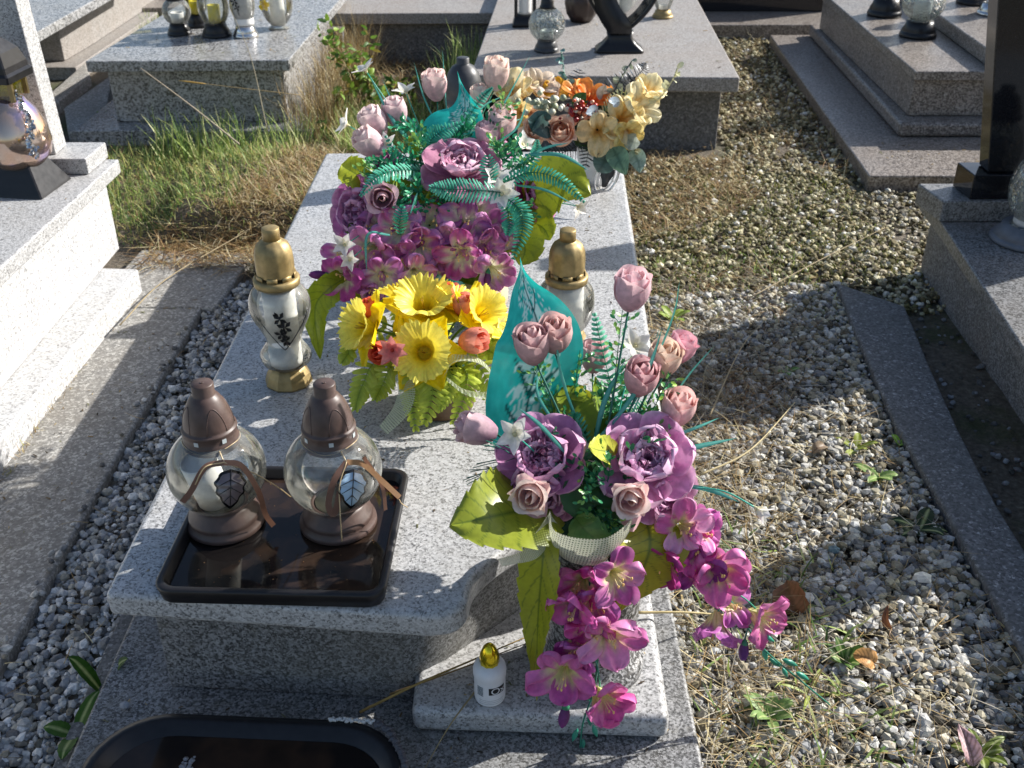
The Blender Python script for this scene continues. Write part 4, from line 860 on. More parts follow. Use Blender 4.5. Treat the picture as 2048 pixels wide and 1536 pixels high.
globe_lantern((-0.505, 1.487, 0.3672), 'brown capped clear globe lantern holding a white candle cup, on the tray', True, 0.18, '#6e6466', 0)
globe_lantern((-0.306, 1.487, 0.3672), 'empty brown capped globe lantern with a bright silver blue leaf charm, on the tray', False, 0.32, '#a9c6dd', 1)

# gold lanterns
def gold_cap(g, c, z0, z1, r, dark=1.0):
    m = MB(); H = z1 - z0; k = (lambda th, z: 1 + .018 * math.cos(10 * th)) 
    lathe(m, [(r * .95, z0), (r * 1.15, z0), (r * 1.17, z0 + H * .05), (r * 1.17, z0 + H * .11), (r * 1.08, z0 + H * .13), (r * .98, z0 + H * .14)], c, 48); 
    lathe(m, [(r * .96, z0 + H * .20), (r * .97, z0 + H * .45), (r * .93, z0 + H * .60), (r * .80, z0 + H * .71), (r * .56, z0 + H * .775), (r * .46, z0 + H * .79), (r * .44, z0 + H * .80)], c, 40, mod=k, closed=False)
    lathe(m, [(r * .44, z0 + H * .79), (r * .43, z0 + H * .99), (r * .40, z1), (0, z1)], c, 32)
    for i in range(8):
        th = i * .785; q = Vector((math.cos(th), math.sin(th), 0)); s = Vector((-q.y, q.x, 0))
        vs = [c + q * (r * (.955 + d)) + s * a + Vector((0, 0, z)) for d in (0, .04) for a, z in ((-r * .26, z0 + H * .13), (r * .26, z0 + H * .13), (r * .26, z0 + H * .22), (-r * .26, z0 + H * .22))]
        m.add(vs, [(0, 3, 2, 1), (4, 5, 6, 7), (0, 1, 5, 4), (1, 2, 6, 5), (2, 3, 7, 6), (3, 0, 4, 7)])
    m.build('cap', M_gold, g)
def candle(g, c, z0, z1, r, mat=M_wax, ribs=False):
    m = MB(); pr = [(0, z0), (r * .95, z0)]
    n = 14
    for i in range(n + 1): pr.append((r * (1 + (.03 if ribs and i % 2 else 0)), z0 + (z1 - z0) * i / n))
    pr += [(r * .9, z1), (r * .88, z1 - .006), (0, z1 - .008)]; lathe(m, pr, c, 32); return m.build('candle_insert', mat, g)
c = Vector((-0.487, 2.0, 0.351)); g = thing('grave_lantern', 'tall gold capped glass lantern with black flower motif, left of the daffodils', 'lantern', tuple(c))
m = MB(); lathe(m, [(0, 0), (.050, 0), (.052, .004), (.046, .022), (.038, .036), (.034, .040), (0, .040)], c, 10); m.build('base', M_gold, g, smooth=False)
m = MB(); pr = [(.030, .040), (.044, .046), (.053, .060), (.052, .074), (.044, .088), (.037, .102), (.040, .118), (.050, .140), (.060, .162), (.0645, .182), (.063, .202), (.056, .220), (.045, .232), (.040, .238)]
pr = [(p.x, p.y) for p in cr([(a, b, 0) for a, b in pr], 52)]
sq = lambda th, z: (1 - .10 * math.sin(th) ** 2) * (1 + (.035 * abs(math.cos(4 * th)) if z < .1 else 0)); lathe(m, pr, c, 64, mod=sq, closed=False); gl = m.build('glass_body', M_glass, g)
candle(g, c, .048, .226, .034, ribs=True); gold_cap(g, c, .236, .36, .041)
def fr(x, z, d=.0): # point on the front of the lantern
    rr = np.interp(z, [q[1] for q in pr], [q[0] for q in pr]); x = max(-rr * .999, min(rr * .999, x)); y = -math.sqrt(max(0, rr * rr - x * x)) * .93 - d; a = math.atan2(c.x, c.y); return c + Vector((x * math.cos(a) + y * math.sin(a) * 1, -x * math.sin(a) * 0 + y, z))
m = MB(); h = []
for i in range(41):
    u = i / 40 * 2 - 1; x = .058 * u * 1.0; zz = .098 + .092 * abs(u) ** 1.25; h.append(fr(x, zz, .001))
tube(m, h, .0011, 5, hexc('#2a2c2c')); m.build('heart_rim', M_stem, gl)
m = MB(); rng = random.Random(2)
for (x, z, s) in ((-.004, .184, .019), (.005, .163, .021), (-.004, .142, .019), (.005, .122, .017)):
    for k in range(5):
        a = k * 1.257 + rng.random(); q = [fr(x + math.cos(a + d) * s * e * .85, z + math.sin(a + d) * s * e, .0025 + (.001 if e > .3 and e < .9 else 0)) for d, e in ((0, 0), (-.42, .65), (0, 1), (.42, .65))]; q2 = [p + Vector((0, .0012, 0)) for p in q]
        m.add(q + q2, [(0, 1, 2, 3), (7, 6, 5, 4), (0, 1, 5, 4), (1, 2, 6, 5), (2, 3, 7, 6), (3, 0, 4, 7)], hexc('#141416'))
tube(m, [fr(-.004, .19, .003), fr(.003, .155, .003), fr(.006, .108, .003)], .0012, 5, hexc('#141416')); m.build('flower_motif', M_stem, gl)
c = Vector((0.124, 2.2, 0.351)); g = thing('grave_lantern', 'gold capped glass lantern with white ribbed candle standing behind the big teal leaf', 'lantern', tuple(c))
m = MB(); lathe(m, [(0, 0), (.048, 0), (.050, .004), (.044, .018), (.036, .022), (0, .022)], c, 12); m.build('base', M_gold, g, smooth=False)
m = MB(); lathe(m, [(p.x, p.y) for p in cr([(.034, .022, 0), (.050, .035, 0), (.063, .066, 0), (.067, .095, 0), (.062, .125, 0), (.048, .144, 0), (.043, .15, 0)], 36)], c, 56, closed=False); m.build('glass_body', M_glass, g)
candle(g, c, .026, .144, .040, ribs=True); gold_cap(g, c, .146, .272, .042)
c = Vector((-0.150, 3.30, 0.351)); g = thing('grave_lantern', 'dark grey domed lantern half hidden behind the tall teal leaf and rosebuds', 'lantern', tuple(c))
m = MB(); lathe(m, [(0, 0), (.05, 0), (.052, .01), (.04, .04), (0, .04)], c, 32); m.build('base', M_darkpl, g)
m = MB(); lathe(m, [(.038, .04), (.055, .08), (.064, .14), (.060, .20), (.050, .235)], c, 40, closed=False); m.build('glass_body', M_glass, g); candle(g, c, .045, .18, .035)
m = MB(); lathe(m, [(.05, .228), (.060, .23), (.062, .245), (.060, .247), (.060, .256), (.0615, .258), (.058, .29), (.048, .325), (.034, .345), (.021, .352), (.0195, .354), (.0195, .370), (.017, .372), (0, .372)], c, 48); m.build('cap', M_darkpl, g)

def lantern(loc, label, R_, rz, zc, glass, base=(.045, .035), bm_=None, cap=None, cand=None, candm=None, cham=0, shape=None, capm=None):
    g = thing('grave_lantern', label, 'lantern', tuple(loc)); c = Vector(loc); bm_ = bm_ or M_blackpl
    br, bh = base; m = MB(); lathe(m, [(0, 0), (br, 0), (br * 1.03, bh * .1), (br * .97, bh * .3), (br * .9, bh * .34), (br * .93, bh * .42), (br * .78, bh * .7), (br * .74, bh), (0, bh)], c, 36); m.build('base', bm_, g)
    n = 20; z0 = zc - rz; z1 = zc + rz; pr = shape or [(R_ * math.cos(R(-62 + i * 122 / n)), zc + rz * math.sin(R(-62 + i * 122 / n))) for i in range(n + 1)]
    pr = [(br * .6, bh * .95)] + pr; m = MB(); lathe(m, pr, c, 48, closed=False); m.build('glass_body', glass, g)
    if cand: candle(g, c, bh + .004, cand[1], cand[0], candm or M_wax)
    if cap:
        r, z, h = cap; m = MB(); lathe(m, [(r * .9, z), (r * 1.1, z), (r * 1.12, z + h * .12), (r, z + h * .16), (r * .95, z + h * .4), (r * .75, z + h * .7), (r * .42, z + h * .84), (r * .4, z + h), (0, z + h)], c, 36); m.build('cap', capm or M_blackpl, g)
    return g, c
# on the back left slab
zb = .356
lantern(Z(360, 68, zb), 'clear round lantern with black base and black cap, leftmost on the back left grave', .066, .065, .105, M_glass, (.056, .05), cap=(.036, .155, .08), cand=(.03, .10))
lantern(Z(398, 52, zb), 'yellow glass lantern with black base, second from left on the back left grave', .055, .10, .135, M_glass_y, (.055, .055), cap=(.036, .22, .06), cand=(.03, .12))
lantern(Z(434, 71, zb), 'clear lantern with wide black base in the middle of the back left group', .072, .10, .135, M_glass, (.068, .055), cap=(.042, .215, .07), cand=(.028, .14), candm=plain('yellow_candle', (.55, .48, .04), .4))
g, c = lantern(Z(492, 72, zb), 'frosted white lantern with black flower sprig and silver base on the back left grave', .058, .12, .16, M_glass_s, (.058, .05), bm_=M_silver, cand=(.045, .22))
m = MB()
for (x, z, s) in ((-.022, .165, .02), (-.012, .14, .017), (-.018, .195, .02)):
    for k in range(4):
        a = k * 1.57 + x * 90; q = [c + Vector((x + math.cos(a + d) * s * e, -.058 - (.002 if e else .003), z + math.sin(a + d) * s * e)) for d, e in ((0, 0), (-.4, .6), (0, 1), (.4, .6))]; q2 = [p + Vector((0, .002, 0)) for p in q]
        m.add(q + q2, [(0, 1, 2, 3), (7, 6, 5, 4), (0, 1, 5, 4), (1, 2, 6, 5), (2, 3, 7, 6), (3, 0, 4, 7)], hexc('#101012'))
tube(m, [c + Vector((-.016, -.06, .2)), c + Vector((-.012, -.0605, .14)), c + Vector((-.004, -.061, .105))], .0016, 5, hexc('#101012')); m.build('flower_motif', M_stem, g)
g, c = lantern(Z(558, 56, zb), 'broad clear lantern with white candle, rightmost on the back left grave', .078, .12, .125, M_glass, (.05, .012), bm_=M_glass, cand=(.035, .2))
m = MB(); rng = random.Random(3)
for k in range(9): a = rng.uniform(0, 6.3); petal(m, orient((0, -1, .3)), c + Vector((-.05, -.03, .11)), a, .03, .02, .9, 1.3, c0=hexc('#e8c400'), c1=hexc('#f6e23a'), seed=k, nu=4, nv=3)
m.build('yellow_flower', M_petal, g)
# on the back centre slab
zc_ = .352
lantern(Z(1093, 101, zc_), 'small crackle glass ball lantern with black cap left of the black heart lantern', .082, .078, .115, M_glass_g, (.055, .05), bm_=M_darkpl, cap=(.03, .185, .07), cand=(.03, .09))
g = thing('grave_lantern', 'tall dark rectangular lantern with white candle left of the small glass ball', 'lantern', tuple(Z(1050, 50, zc_))); c = Z(1050, 50, zc_)
m = MB(); loft(m, [(rrect(.125, .11, .01), c.z), (rrect(.12, .105, .01), c.z + .012), (rrect(.10, .09, .008), c.z + .05)], c); m.build('base', M_blackpl, g)
for sx in (-1, 1):
    for sy in (-1, 1):
        m = MB(); prism(m, [(c.x + sx * .045 - .008, c.y + sy * .038 - .008), (c.x + sx * .045 + .008, c.y + sy * .038 - .008), (c.x + sx * .045 + .008, c.y + sy * .038 + .008), (c.x + sx * .045 - .008, c.y + sy * .038 + .008)], c.z + .051, c.z + .30); m.build('corner_post', M_blackpl, g, smooth=False)
m = MB(); loft(m, [(rrect(.12, .11, .01), c.z + .301), (rrect(.05, .05, .01), c.z + .36)], c); m.build('roof', M_blackpl, g, smooth=False); candle(g, c, .053, .27, .03)
# heart lantern
c = Z(1238, 100, zc_); g = thing('grave_lantern', 'large black heart shaped lantern with curved front panel on the brownish back grave', 'lantern', tuple(c))
m = MB(); loft(m, [(rrect(.215, .13, .02), c.z), (rrect(.21, .125, .02), c.z + .01), (rrect(.15, .09, .02), c.z + .035), (rrect(.11, .075, .02), c.z + .06), (rrect(.12, .075, .02), c.z + .085)], c); m.build('base', M_blackpl, g)
hp = [(0, .085), (.05, .115), (.105, .17), (.145, .235), (.152, .29), (.13, .34), (.09, .365), (.04, .36), (0, .33)]
rt = cr([(x, z, 0) for x, z in hp], 30); out_ = [(p.x, p.y) for p in rt] + [(-p.x, p.y) for p in rt[::-1]]
for yy in (-.04, .04):
    m = MB(); tube(m, [c + Vector((x, yy, z)) for x, z in out_], .009, 8, cap=False); m.build('frame', M_blackpl, g)
m = MB(); n = len(out_); vs = [c + Vector((x * .97, -.036, z)) for x, z in out_] + [c + Vector((x * .97, .036, z)) for x, z in out_]; vs += [c + Vector((0, -.052, .24)), c + Vector((0, .052, .24))]
m.add(vs, [(i, (i + 1) % n, n + (i + 1) % n, n + i) for i in range(n)] + [((i + 1) % n, i, 2 * n) for i in range(n)] + [(n + i, n + (i + 1) % n, 2 * n + 1) for i in range(n)]); m.build('glass_body', M_glass, g)
m = MB(); L1 = cr([(-.055, .085, 0), (-.10, .15, 0), (-.125, .22, 0), (-.13, .30, 0), (-.09, .36, 0), (-.05, .36, 0)], 18); L2 = cr([(.05, .085, 0), (.04, .13, 0), (-.005, .19, 0), (-.03, .25, 0), (.0, .31, 0), (.0, .34, 0)], 18)
vs = []
for yy in (-.058, -.048):
    for a, b in zip(L1, L2): vs += [c + Vector((a.x, yy, a.y)), c + Vector((b.x, yy, b.y))]
k = 38; m.add(vs, [(2 * i, 2 * i + 1, 2 * i + 3, 2 * i + 2) for i in range(18)] + [(k + 2 * i, k + 2 * i + 2, k + 2 * i + 3, k + 2 * i + 1) for i in range(18)] + [(2 * i + 1, k + 2 * i + 1, k + 2 * i + 3, 2 * i + 3) for i in range(18)] + [(2 * i, 2 * i + 2, k + 2 * i + 2, k + 2 * i) for i in range(18)]); m.build('curved_panel', M_blackpl, g)
candle(g, c + Vector((.02, 0, 0)), .09, .26, .03)
lantern(Z(1325, 34, zc_), 'small clear glass with white tea light and gold foot right of the black heart lantern', .05, .08, .10, M_glass, (.052, .035), bm_=M_gold, cand=(.022, .06))
c = Z(1162, 42, zc_); g = thing('grave_lantern', 'round dark brown lantern behind between the glass ball and the heart lantern', 'lantern', tuple(c)); m = MB()
lathe(m, [(0, 0), (.05, 0), (.075, .04), (.085, .09), (.07, .14), (.045, .16), (.04, .2), (0, .21)], c, 32, mod=lambda t, z: 1 + .05 * math.cos(9 * t)); m.build('bowl', plain('dark_resin', (.035, .02, .015), .35), g)
# on the far right grave
lantern(Z(1835, 72, .332), 'large crackle glass lantern on a flared black base, on the upper right grave', .10, .085, .155, M_glass_g, (.085, .072), cap=(.06, .225, .09), cand=(.04, .17))
lantern(Z(1768, 30, .332), 'black based lantern left of the large crackle glass one on the upper right grave', .08, .09, .17, M_glass_g, (.085, .085), cap=(.05, .25, .08))
lantern(Z(1985, 28, .402), 'silver rimmed clear lantern standing on the raised slab at the upper right', .07, .10, .16, M_glass_s, (.075, .05), bm_=M_silver, cand=(.04, .2))
lantern(Z(1945, 6, .402), 'dark lantern behind the silver rimmed one on the raised slab', .07, .08, .15, M_glass_s, (.08, .07), cap=(.05, .22, .08))
# on the right grave at the picture edge
g, c = lantern(Z(2052, 480, .252), 'big grey footed crackle glass lantern cut by the right picture edge', .085, .115, .165, M_glass_g, (.105, .05), bm_=plain('slate_plastic', (.13, .14, .165), .45), cap=(.055, .27, .1), cand=(.05, .2), candm=plain('grey_wax', (.5, .5, .5), .5))
lantern((1.60, 2.17, .252), 'unseen crackle glass lantern added on the right grave to shade the gravel', .12, .17, .25, M_glass_g, (.12, .07), cap=(.09, .40, .14), cand=(.06, .34))  # out-of-view lantern, added only as a shadow caster
# black ornate lantern on the left grave
c = Z(52, 374, .4015); g = thing('grave_lantern', 'black lantern with iridescent mirror glass egg and silver flower sprig on the left grave', 'lantern', tuple(c)); rt_ = R(-8)
m = MB(); loft(m, [(rrect(.20, .18, .004, 1), c.z), (rrect(.195, .175, .004, 1), c.z + .006), (rrect(.115, .10, .004, 1), c.z + .085)], c, rot=rt_); m.build('base', M_blackpl, g, smooth=False)
m = MB(); lathe(m, [(.03, .068), (.07, .078), (.095, .105), (.104, .145), (.098, .19), (.078, .235), (.058, .262), (.052, .275)], c, 48, mod=lambda t, z: 1 + .03 * math.cos(4 * t)); m.build('glass_body', M_irid, g)
bz = plain('bronze_frame', (.22, .17, .08), .3, .7)
for sx in (-1, 1):
    for sy in (-1, 1):
        m = MB(); x, y = c.x + sx * .048, c.y + sy * .048; prism(m, [(x - .006, y - .006), (x + .006, y - .006), (x + .006, y + .006), (x - .006, y + .006)], c.z + .27, c.z + .325); m.build('corner_post', bz, g, smooth=False)
m = MB(); prism(m, [(c.x - .042, c.y - .042), (c.x + .042, c.y - .042), (c.x + .042, c.y + .042), (c.x - .042, c.y + .042)], c.z + .272, c.z + .323); m.build('inner_glass', M_glass_y, g, smooth=False)
m = MB(); loft(m, [(rrect(.135, .135, .004, 1), c.z + .326), (rrect(.14, .14, .004, 1), c.z + .345), (rrect(.125, .125, .004, 1), c.z + .352), (rrect(.122, .122, .004, 1), c.z + .368), (rrect(.10, .10, .004, 1), c.z + .405), (rrect(.05, .05, .004, 1), c.z + .435), (rrect(.03, .03, .004, 1), c.z + .445)], c, rot=rt_); m.build('roof', M_blackpl, g, smooth=False)
m = MB(); rng = random.Random(8)
for i in range(26):
    u = i / 26; th = -.62 + .1 * math.sin(6 * u); rr = np.interp(.28 - u * .17, [.1, .145, .19, .235, .28], [.093, .104, .098, .078, .055]) + .004; p = c + Vector((math.cos(th + rng.uniform(-.15, .15)) * rr, math.sin(th) * rr, .30 - u * .19))
    for k in range(4): petal(m, orient((rng.uniform(-.6, .6), -1, rng.uniform(-.4, .8))), p, k * 1.57 + rng.random(), .012, .010, .9, 1.3, c0=hexc('#dddddd'), c1=hexc('#ffffff'), seed=i, nu=3, nv=2)
m.build('silver_sprig', M_silver, g)
# black basin at the bottom
c = (-0.437, 1.085); g = thing('basin', 'long black plastic basin holding dark water at the bottom left, rim melted on its right', 'basin', (c[0], c[1], .08))
m = MB(); loft(m, [(rrect(.44, .27, .09), .0815), (rrect(.52, .345, .12), .118), (rrect(.528, .352, .124), .124), (rrect(.524, .348, .122), .130), (rrect(.50, .325, .112), .131), (rrect(.488, .312, .105), .129), (rrect(.45, .28, .095), .106), (rrect(.42, .25, .08), .092), (rrect(.1, .1, .03), .091)], c, rot=R(-3)); m.build('tub', M_blackpl, g)
m = MB(); loft(m, [(rrect(.450, .280, .095), .1075), (rrect(.456, .285, .097), .112)], c, rot=R(-3)); m.build('water', M_water, g, smooth=False)
m = MB(); rng = random.Random(5)
for i in range(40):
    u = i / 40; p = Z(660 + u * 90, 1437 + 6 * u + rng.uniform(-2, 3), .133); s = rng.uniform(.002, .0042); lathe(m, [(0, -s), (s, -s * .3), (s * .8, s * .5), (0, s * .9)], p, 7, hexc('#c2c2c0'), mod=lambda t, z: 1 + .3 * math.sin(3 * t + i))
for i in range(50):
    u = i / 50; p = Z(752 + 60 * u ** .7, 1447 + 85 * u ** 1.4 + rng.uniform(-4, 4), .132); s = rng.uniform(.003, .007); lathe(m, [(0, -s), (s, -s * .3), (s * .8, s * .4), (0, s * .6)], p, 7, hexc('#55555a'), mod=lambda t, z: 1 + .3 * math.sin(3 * t + i))
m.build('melted_rim', vcol('melted_plastic', .6, 0, .3), g)
m = MB(); p = Z(380, 1525, .112)
for i in range(14): s = rng.uniform(.002, .006); lathe(m, [(0, -s * .4), (s, 0), (0, s * .5)], p + Vector((rng.uniform(-.012, .008), rng.uniform(-.012, .012), .001)), 6, hexc('#8a8c92'))
m.build('floating_scum', vcol('scum', .8, 0, .2), g)
# glue bottle
c = Z(980, 1392, .1362); g = thing('glue_bottle', 'small white glue bottle with shiny yellow pointed cap on the granite step', 'bottle', tuple(c))
S_ = .98; m = MB(); lathe(m, [(0, 0), (.0235, 0), (.026, .002), (.0268, .006), (.0268, .052), (.027, .054), (.0283, .057), (.0284, .068), (.0268, .075), (.020, .081), (.016, .083), (0, .083)], c, 40); bo = m.build('bottle_body', M_white, g)
m = MB(); lathe(m, [(.0, .080), (.016, .080), (.0165, .083), (.0166, .093), (.0156, .102), (.0118, .113), (.0072, .120), (.0036, .123), (0, .124)], c, 20, mod=lambda t, z: 1 + .03 * math.cos(10 * t)); m.build('pointed_cap', M_goldy, g)
def wrap(mb, x0, x1, z0, z1, cc, r=.02715, k=0):
    n = 8; a = lambda x: -math.pi / 2 + .03 + x / r
    vs = []
    for i in range(n + 1):
        x = x0 + (x1 - x0) * i / n
        for z in (z0, z1): vs.append(c + Vector((r * math.cos(a(x)), r * math.sin(a(x)), z)))
    mb.add(vs, [(2 * i, 2 * i + 2, 2 * i + 3, 2 * i + 1) for i in range(n)], hexc(cc))
m = MB()
wrap(m, -.002, .029, .030, .046, '#101114')
for i in range(7): wrap(m, -.024, -.012, .0255 + i * .0031, .0255 + i * .0031 + .0018, '#5d6a72')
for i in range(3): wrap(m, -.020, .026, .008 + i * .004, .0088 + i * .004, '#9aa0a4')
lb = m.build('label', M_stem, g, smooth=False)
fc = bpy.data.curves.new('lettering', 'FONT'); fc.body = 'Ox'; fc.size = .021; to = bpy.data.objects.new('tmp', fc); me = bpy.data.meshes.new_from_object(to); bpy.data.objects.remove(to)
bmx = bmesh.new(); bmx.from_mesh(me); bmesh.ops.subdivide_edges(bmx, edges=bmx.edges, cuts=1)
for v in bmx.verts:
    x = v.co.x + .0015; z = v.co.y * .95 + .0312; a = -math.pi / 2 + .03 + x / .0273; v.co = Vector((.0273 * math.cos(a), .0273 * math.sin(a), z)) + c - Vector(g.location)
bmx.to_mesh(me); bmx.free(); me.materials.append(M_white); o = bpy.data.objects.new('lettering', me); col.objects.link(o); o.parent = lb

# ================================================================ BOUQUETS
def face(p, up=.6, side=0.0):
    d = (CAMV - Vector(p)).normalized(); return (d * (1 - up) + Vector((side, 0, up))).normalized()
def pot(root, c, prof, mat, name='pot', n=40, mod=None):
    m = MB(); lathe(m, prof, Vector(c), n, mod=mod); return m.build(name, mat, root)
# ---------- stone vase on the step
vc = Vector((0.137, 1.385, 0.136))
g = thing('stone_vase', 'dark mottled granite vase standing on the front step holding the nearest bouquet', 'vase', tuple(vc))
m = MB(); lathe(m, [(0, 0), (.094, 0), (.098, .004), (.098, .022), (.092, .028), (.082, .034), (.080, .045), (.082, .12), (.088, .22), (.098, .285), (.100, .30), (.094, .302), (.085, .290), (.08, .26), (0, .25)], vc, 48); m.build('vase_body', G_vase, g)
# ---------- nearest bouquet
nb = Vector((0.137, 1.40, 0.44))
g = B = thing('bouquet', 'nearest bouquet, mauve peonies and rosebuds with purple sprays hanging over the stone vase', 'bouquet', tuple(nb))
m = MB(); lathe(m, [(0, 0), (.05, .004), (.075, .02), (.07, .05), (.04, .07), (0, .075)], nb - Vector((0, 0, .03)), 20, mod=lambda t, z: 1 + .08 * math.sin(5 * t)); m.build('foam', M_soil, B)
peony(B, Y(1085, 915, 1.375), face(Y(1085, 928, 1.40), .28, -.12), .070, seed=1, n_in=38, outer='#cc88b8', mid='#d698c2', inn='#b0648e', edge='#ecc0dc')
peony(B, Y(1088, 985, 1.355), (-.1, -1, .15), .056, seed=4, n_in=6, outer='#cc88b8', mid='#d698c2', inn='#b0648e', edge='#ecc0dc', name='peony')
peony(B, Y(1292, 920, 1.375), face(Y(1300, 930, 1.40), .28, .12), .074, seed=2, n_in=38, outer='#dc9cc8', mid='#e6aed2', inn='#c47aac', edge='#f6d2ea')
peony(B, Y(1325, 985, 1.37), (.35, -1, .25), .056, seed=5, n_in=9, outer='#dc9cc8', mid='#e6aed2', inn='#c47aac', edge='#f6d2ea', name='peony')
peony(B, Y(1235, 965, 1.42), (-.3, -.8, .2), .050, seed=6, n_in=6, outer='#cc88b8', mid='#d698c2', inn='#b0648e', edge='#ecc0dc', name='peony')
for (px, py, y, H, dx, s, bs, tp) in [(1265, 578, 1.50, .072, (.1, -.1, 1), 1, '#b07a9c', '#e9bcc8'), (1065, 688, 1.50, .074, (-.12, -.25, 1), 2, '#84465e', '#cf9aa0'), (1110, 668, 1.52, .070, (0, -.3, 1), 3, '#8a4a66', '#dba6a2'),
        (1188, 712, 1.60, .060, (.05, 0, 1), 4, '#96586e', '#c98a9a'), (1283, 755, 1.46, .070, (.1, -.35, 1), 5, '#96465f', '#d692a0'), (1328, 717, 1.50, .068, (.2, -.25, 1), 6, '#a85c7c', '#ecd0b0'),
        (1363, 695, 1.53, .056, (.5, -.1, 1), 7, '#b05c86', '#e08fae'), (1357, 815, 1.45, .070, (.15, -.2, 1), 8, '#c07a8c', '#eab8b4')]:
    p = Y(px, py, y); o, q = rose(B, p, dx, H, bs, tp, seed=s, open_=.28, wd=.66)
    stemto(o, nb + Vector((0, 0, .03)), q, .0018, '#2a6a5a')
p = Y(950, 858, 1.42); o, q = rose(B, p, (-1, -.15, .35), .070, '#8f5c82', '#d8a8b4', seed=9, wd=.60); stemto(o, nb + Vector((-.02, 0, .02)), q, .0018, '#2a6a5a')
for (px, py, y, s, dx) in [(1062, 990, 1.30, 11, (-.25, -1, .25)), (1262, 996, 1.31, 12, (-.05, -1, .25))]:
    p = Y(px, py, y); o, q = rose(B, p, dx, .050, '#d8a0ac', '#f3d6cc', seed=s, open_=.6, wd=.82, inner='#b56a62', layers=2)
    mm = MB(); M = orient(dx, s)
    for j, (az, a1) in enumerate(((0, 1.9), (1.9, 1.6), (3.6, 1.7), (5.0, 1.9))): petal(mm, M, q, az + s, .044, .036, .4, a1 * .9, .3, .08, 2, .8, hexc('#cc92a6'), hexc('#f0cfca'), hexc('#f3dad2'), nu=9, nv=8, seed=s * 3 + j)
    mm.build('outer_petals', M_petal, o)
    dn = Y(px + 12, py + 38, y - .01); mm = MB(); petal(mm, orient((.1, -.55, -1), 0), q - Vector((0, 0, .004)), 1.57, .06, .042, .2, -.25, .35, .05, 2, .85, hexc('#c07e96'), hexc('#efc6c4'), None, seed=s); mm.build('drooping_petal', M_petal, o)
for (px, py, y, s, dx, st) in [(1030, 868, 1.36, 1, (-.2, -1, .5), (nb, Y(1030, 868, 1.36))), (1270, 692, 1.56, 2, (.2, -.8, .8), (nb, Y(1270, 692, 1.56))), (1165, 905, 1.40, 3, (.2, -.5, .9), (nb, Y(1165, 905, 1.40)))]:
    star(B, Y(px, py, y), dx, .032, s, stem=st)
a = Y(1385, 975, 1.36); b = Y(1512, 1016, 1.32); star(B, b, (.45, -.3, -.25), .028, 7, a0=.5, a1=.9, stem=(a, b, (0, 0, .012)))
o = leaf(B, [Y(1065, 920, 1.47), Y(1052, 830, 1.52), Y(1080, 680, 1.56), Y(1050, 575, 1.60), Y(1040, 514, 1.615)], .150, up=(.10, -1, .22), name='teal_leaf', mat=M_teal_leaf, cf=tealglare(1), nu=90, nv=40,
     prof=lambda u: (math.sin(math.pi * min(1, .14 + u * .86)) ** .75) * (1 if u < .45 else max(.02, 1 - .93 * sm(.45, .98, u) ** .9)), wave=.03, fold=.10)
SL = lambda u: math.sin(math.pi * min(1, u * .93 + .07)) ** .7
leaf(B, [Y(1090, 1000, 1.36), Y(1040, 1020, 1.31), Y(975, 1035, 1.27), Y(903, 1050, 1.25)], .155, up=(0, -.55, .85), serr=9, seed=1, c='#8d972e', fold=.16, prof=lambda u: math.sin(math.pi * min(1, u * .80 + .20)) ** .8)
leaf(B, [Y(1095, 1050, 1.30), Y(1085, 1130, 1.265), Y(1075, 1260, 1.255), Y(1074, 1398, 1.262)], .078, up=(-.65, -1, 0), serr=12, seed=2, c='#9fa326', fold=.35, prof=lambda u: (math.sin(math.pi * min(1, u * .80 + .20)) ** .9) * (1 if u < .45 else 1 - .62 * (u - .45) / .55))
leaf(B, [Y(1290, 1030, 1.36), Y(1300, 1090, 1.32), Y(1280, 1150, 1.30), Y(1235, 1225, 1.29)], .135, up=(.3, -1, .1), serr=9, seed=3, c='#a0a228', fold=.12)
leaf(B, [Y(1180, 905, 1.46), Y(1150, 850, 1.49), Y(1105, 815, 1.52), Y(1060, 790, 1.55)], .085, up=(0, -.8, .6), serr=7, seed=4, c='#98a324')
leaf(B, [Y(1190, 900, 1.47), Y(1175, 840, 1.52), Y(1130, 790, 1.56), Y(1100, 760, 1.58)], .08, up=(.2, -.8, .5), serr=7, seed=5, c='#a8a820')
leaf(B, [Y(1195, 905, 1.46), Y(1200, 860, 1.5), Y(1195, 800, 1.54), Y(1190, 755, 1.56)], .045, up=(.6, -.8, .3), serr=6, seed=6, c='#7f9a24')
leaf(B, [Y(1200, 920, 1.42), Y(1235, 890, 1.42), Y(1270, 870, 1.42), Y(1312, 855, 1.43)], .05, up=(-.2, -.5, .9), serr=8, seed=7, c='#93a028')
leaf(B, [Y(1230, 925, 1.38), Y(1215, 905, 1.37), Y(1195, 900, 1.35), Y(1180, 895, 1.33)], .055, up=(.1, -.6, .8), serr=6, seed=8, c='#c2c850')
leaf(B, [Y(1190, 960, 1.38), Y(1185, 990, 1.35), Y(1200, 1030, 1.33), Y(1215, 1060, 1.32)], .07, up=(.1, -1, .3), serr=6, seed=9, c='#40662a')
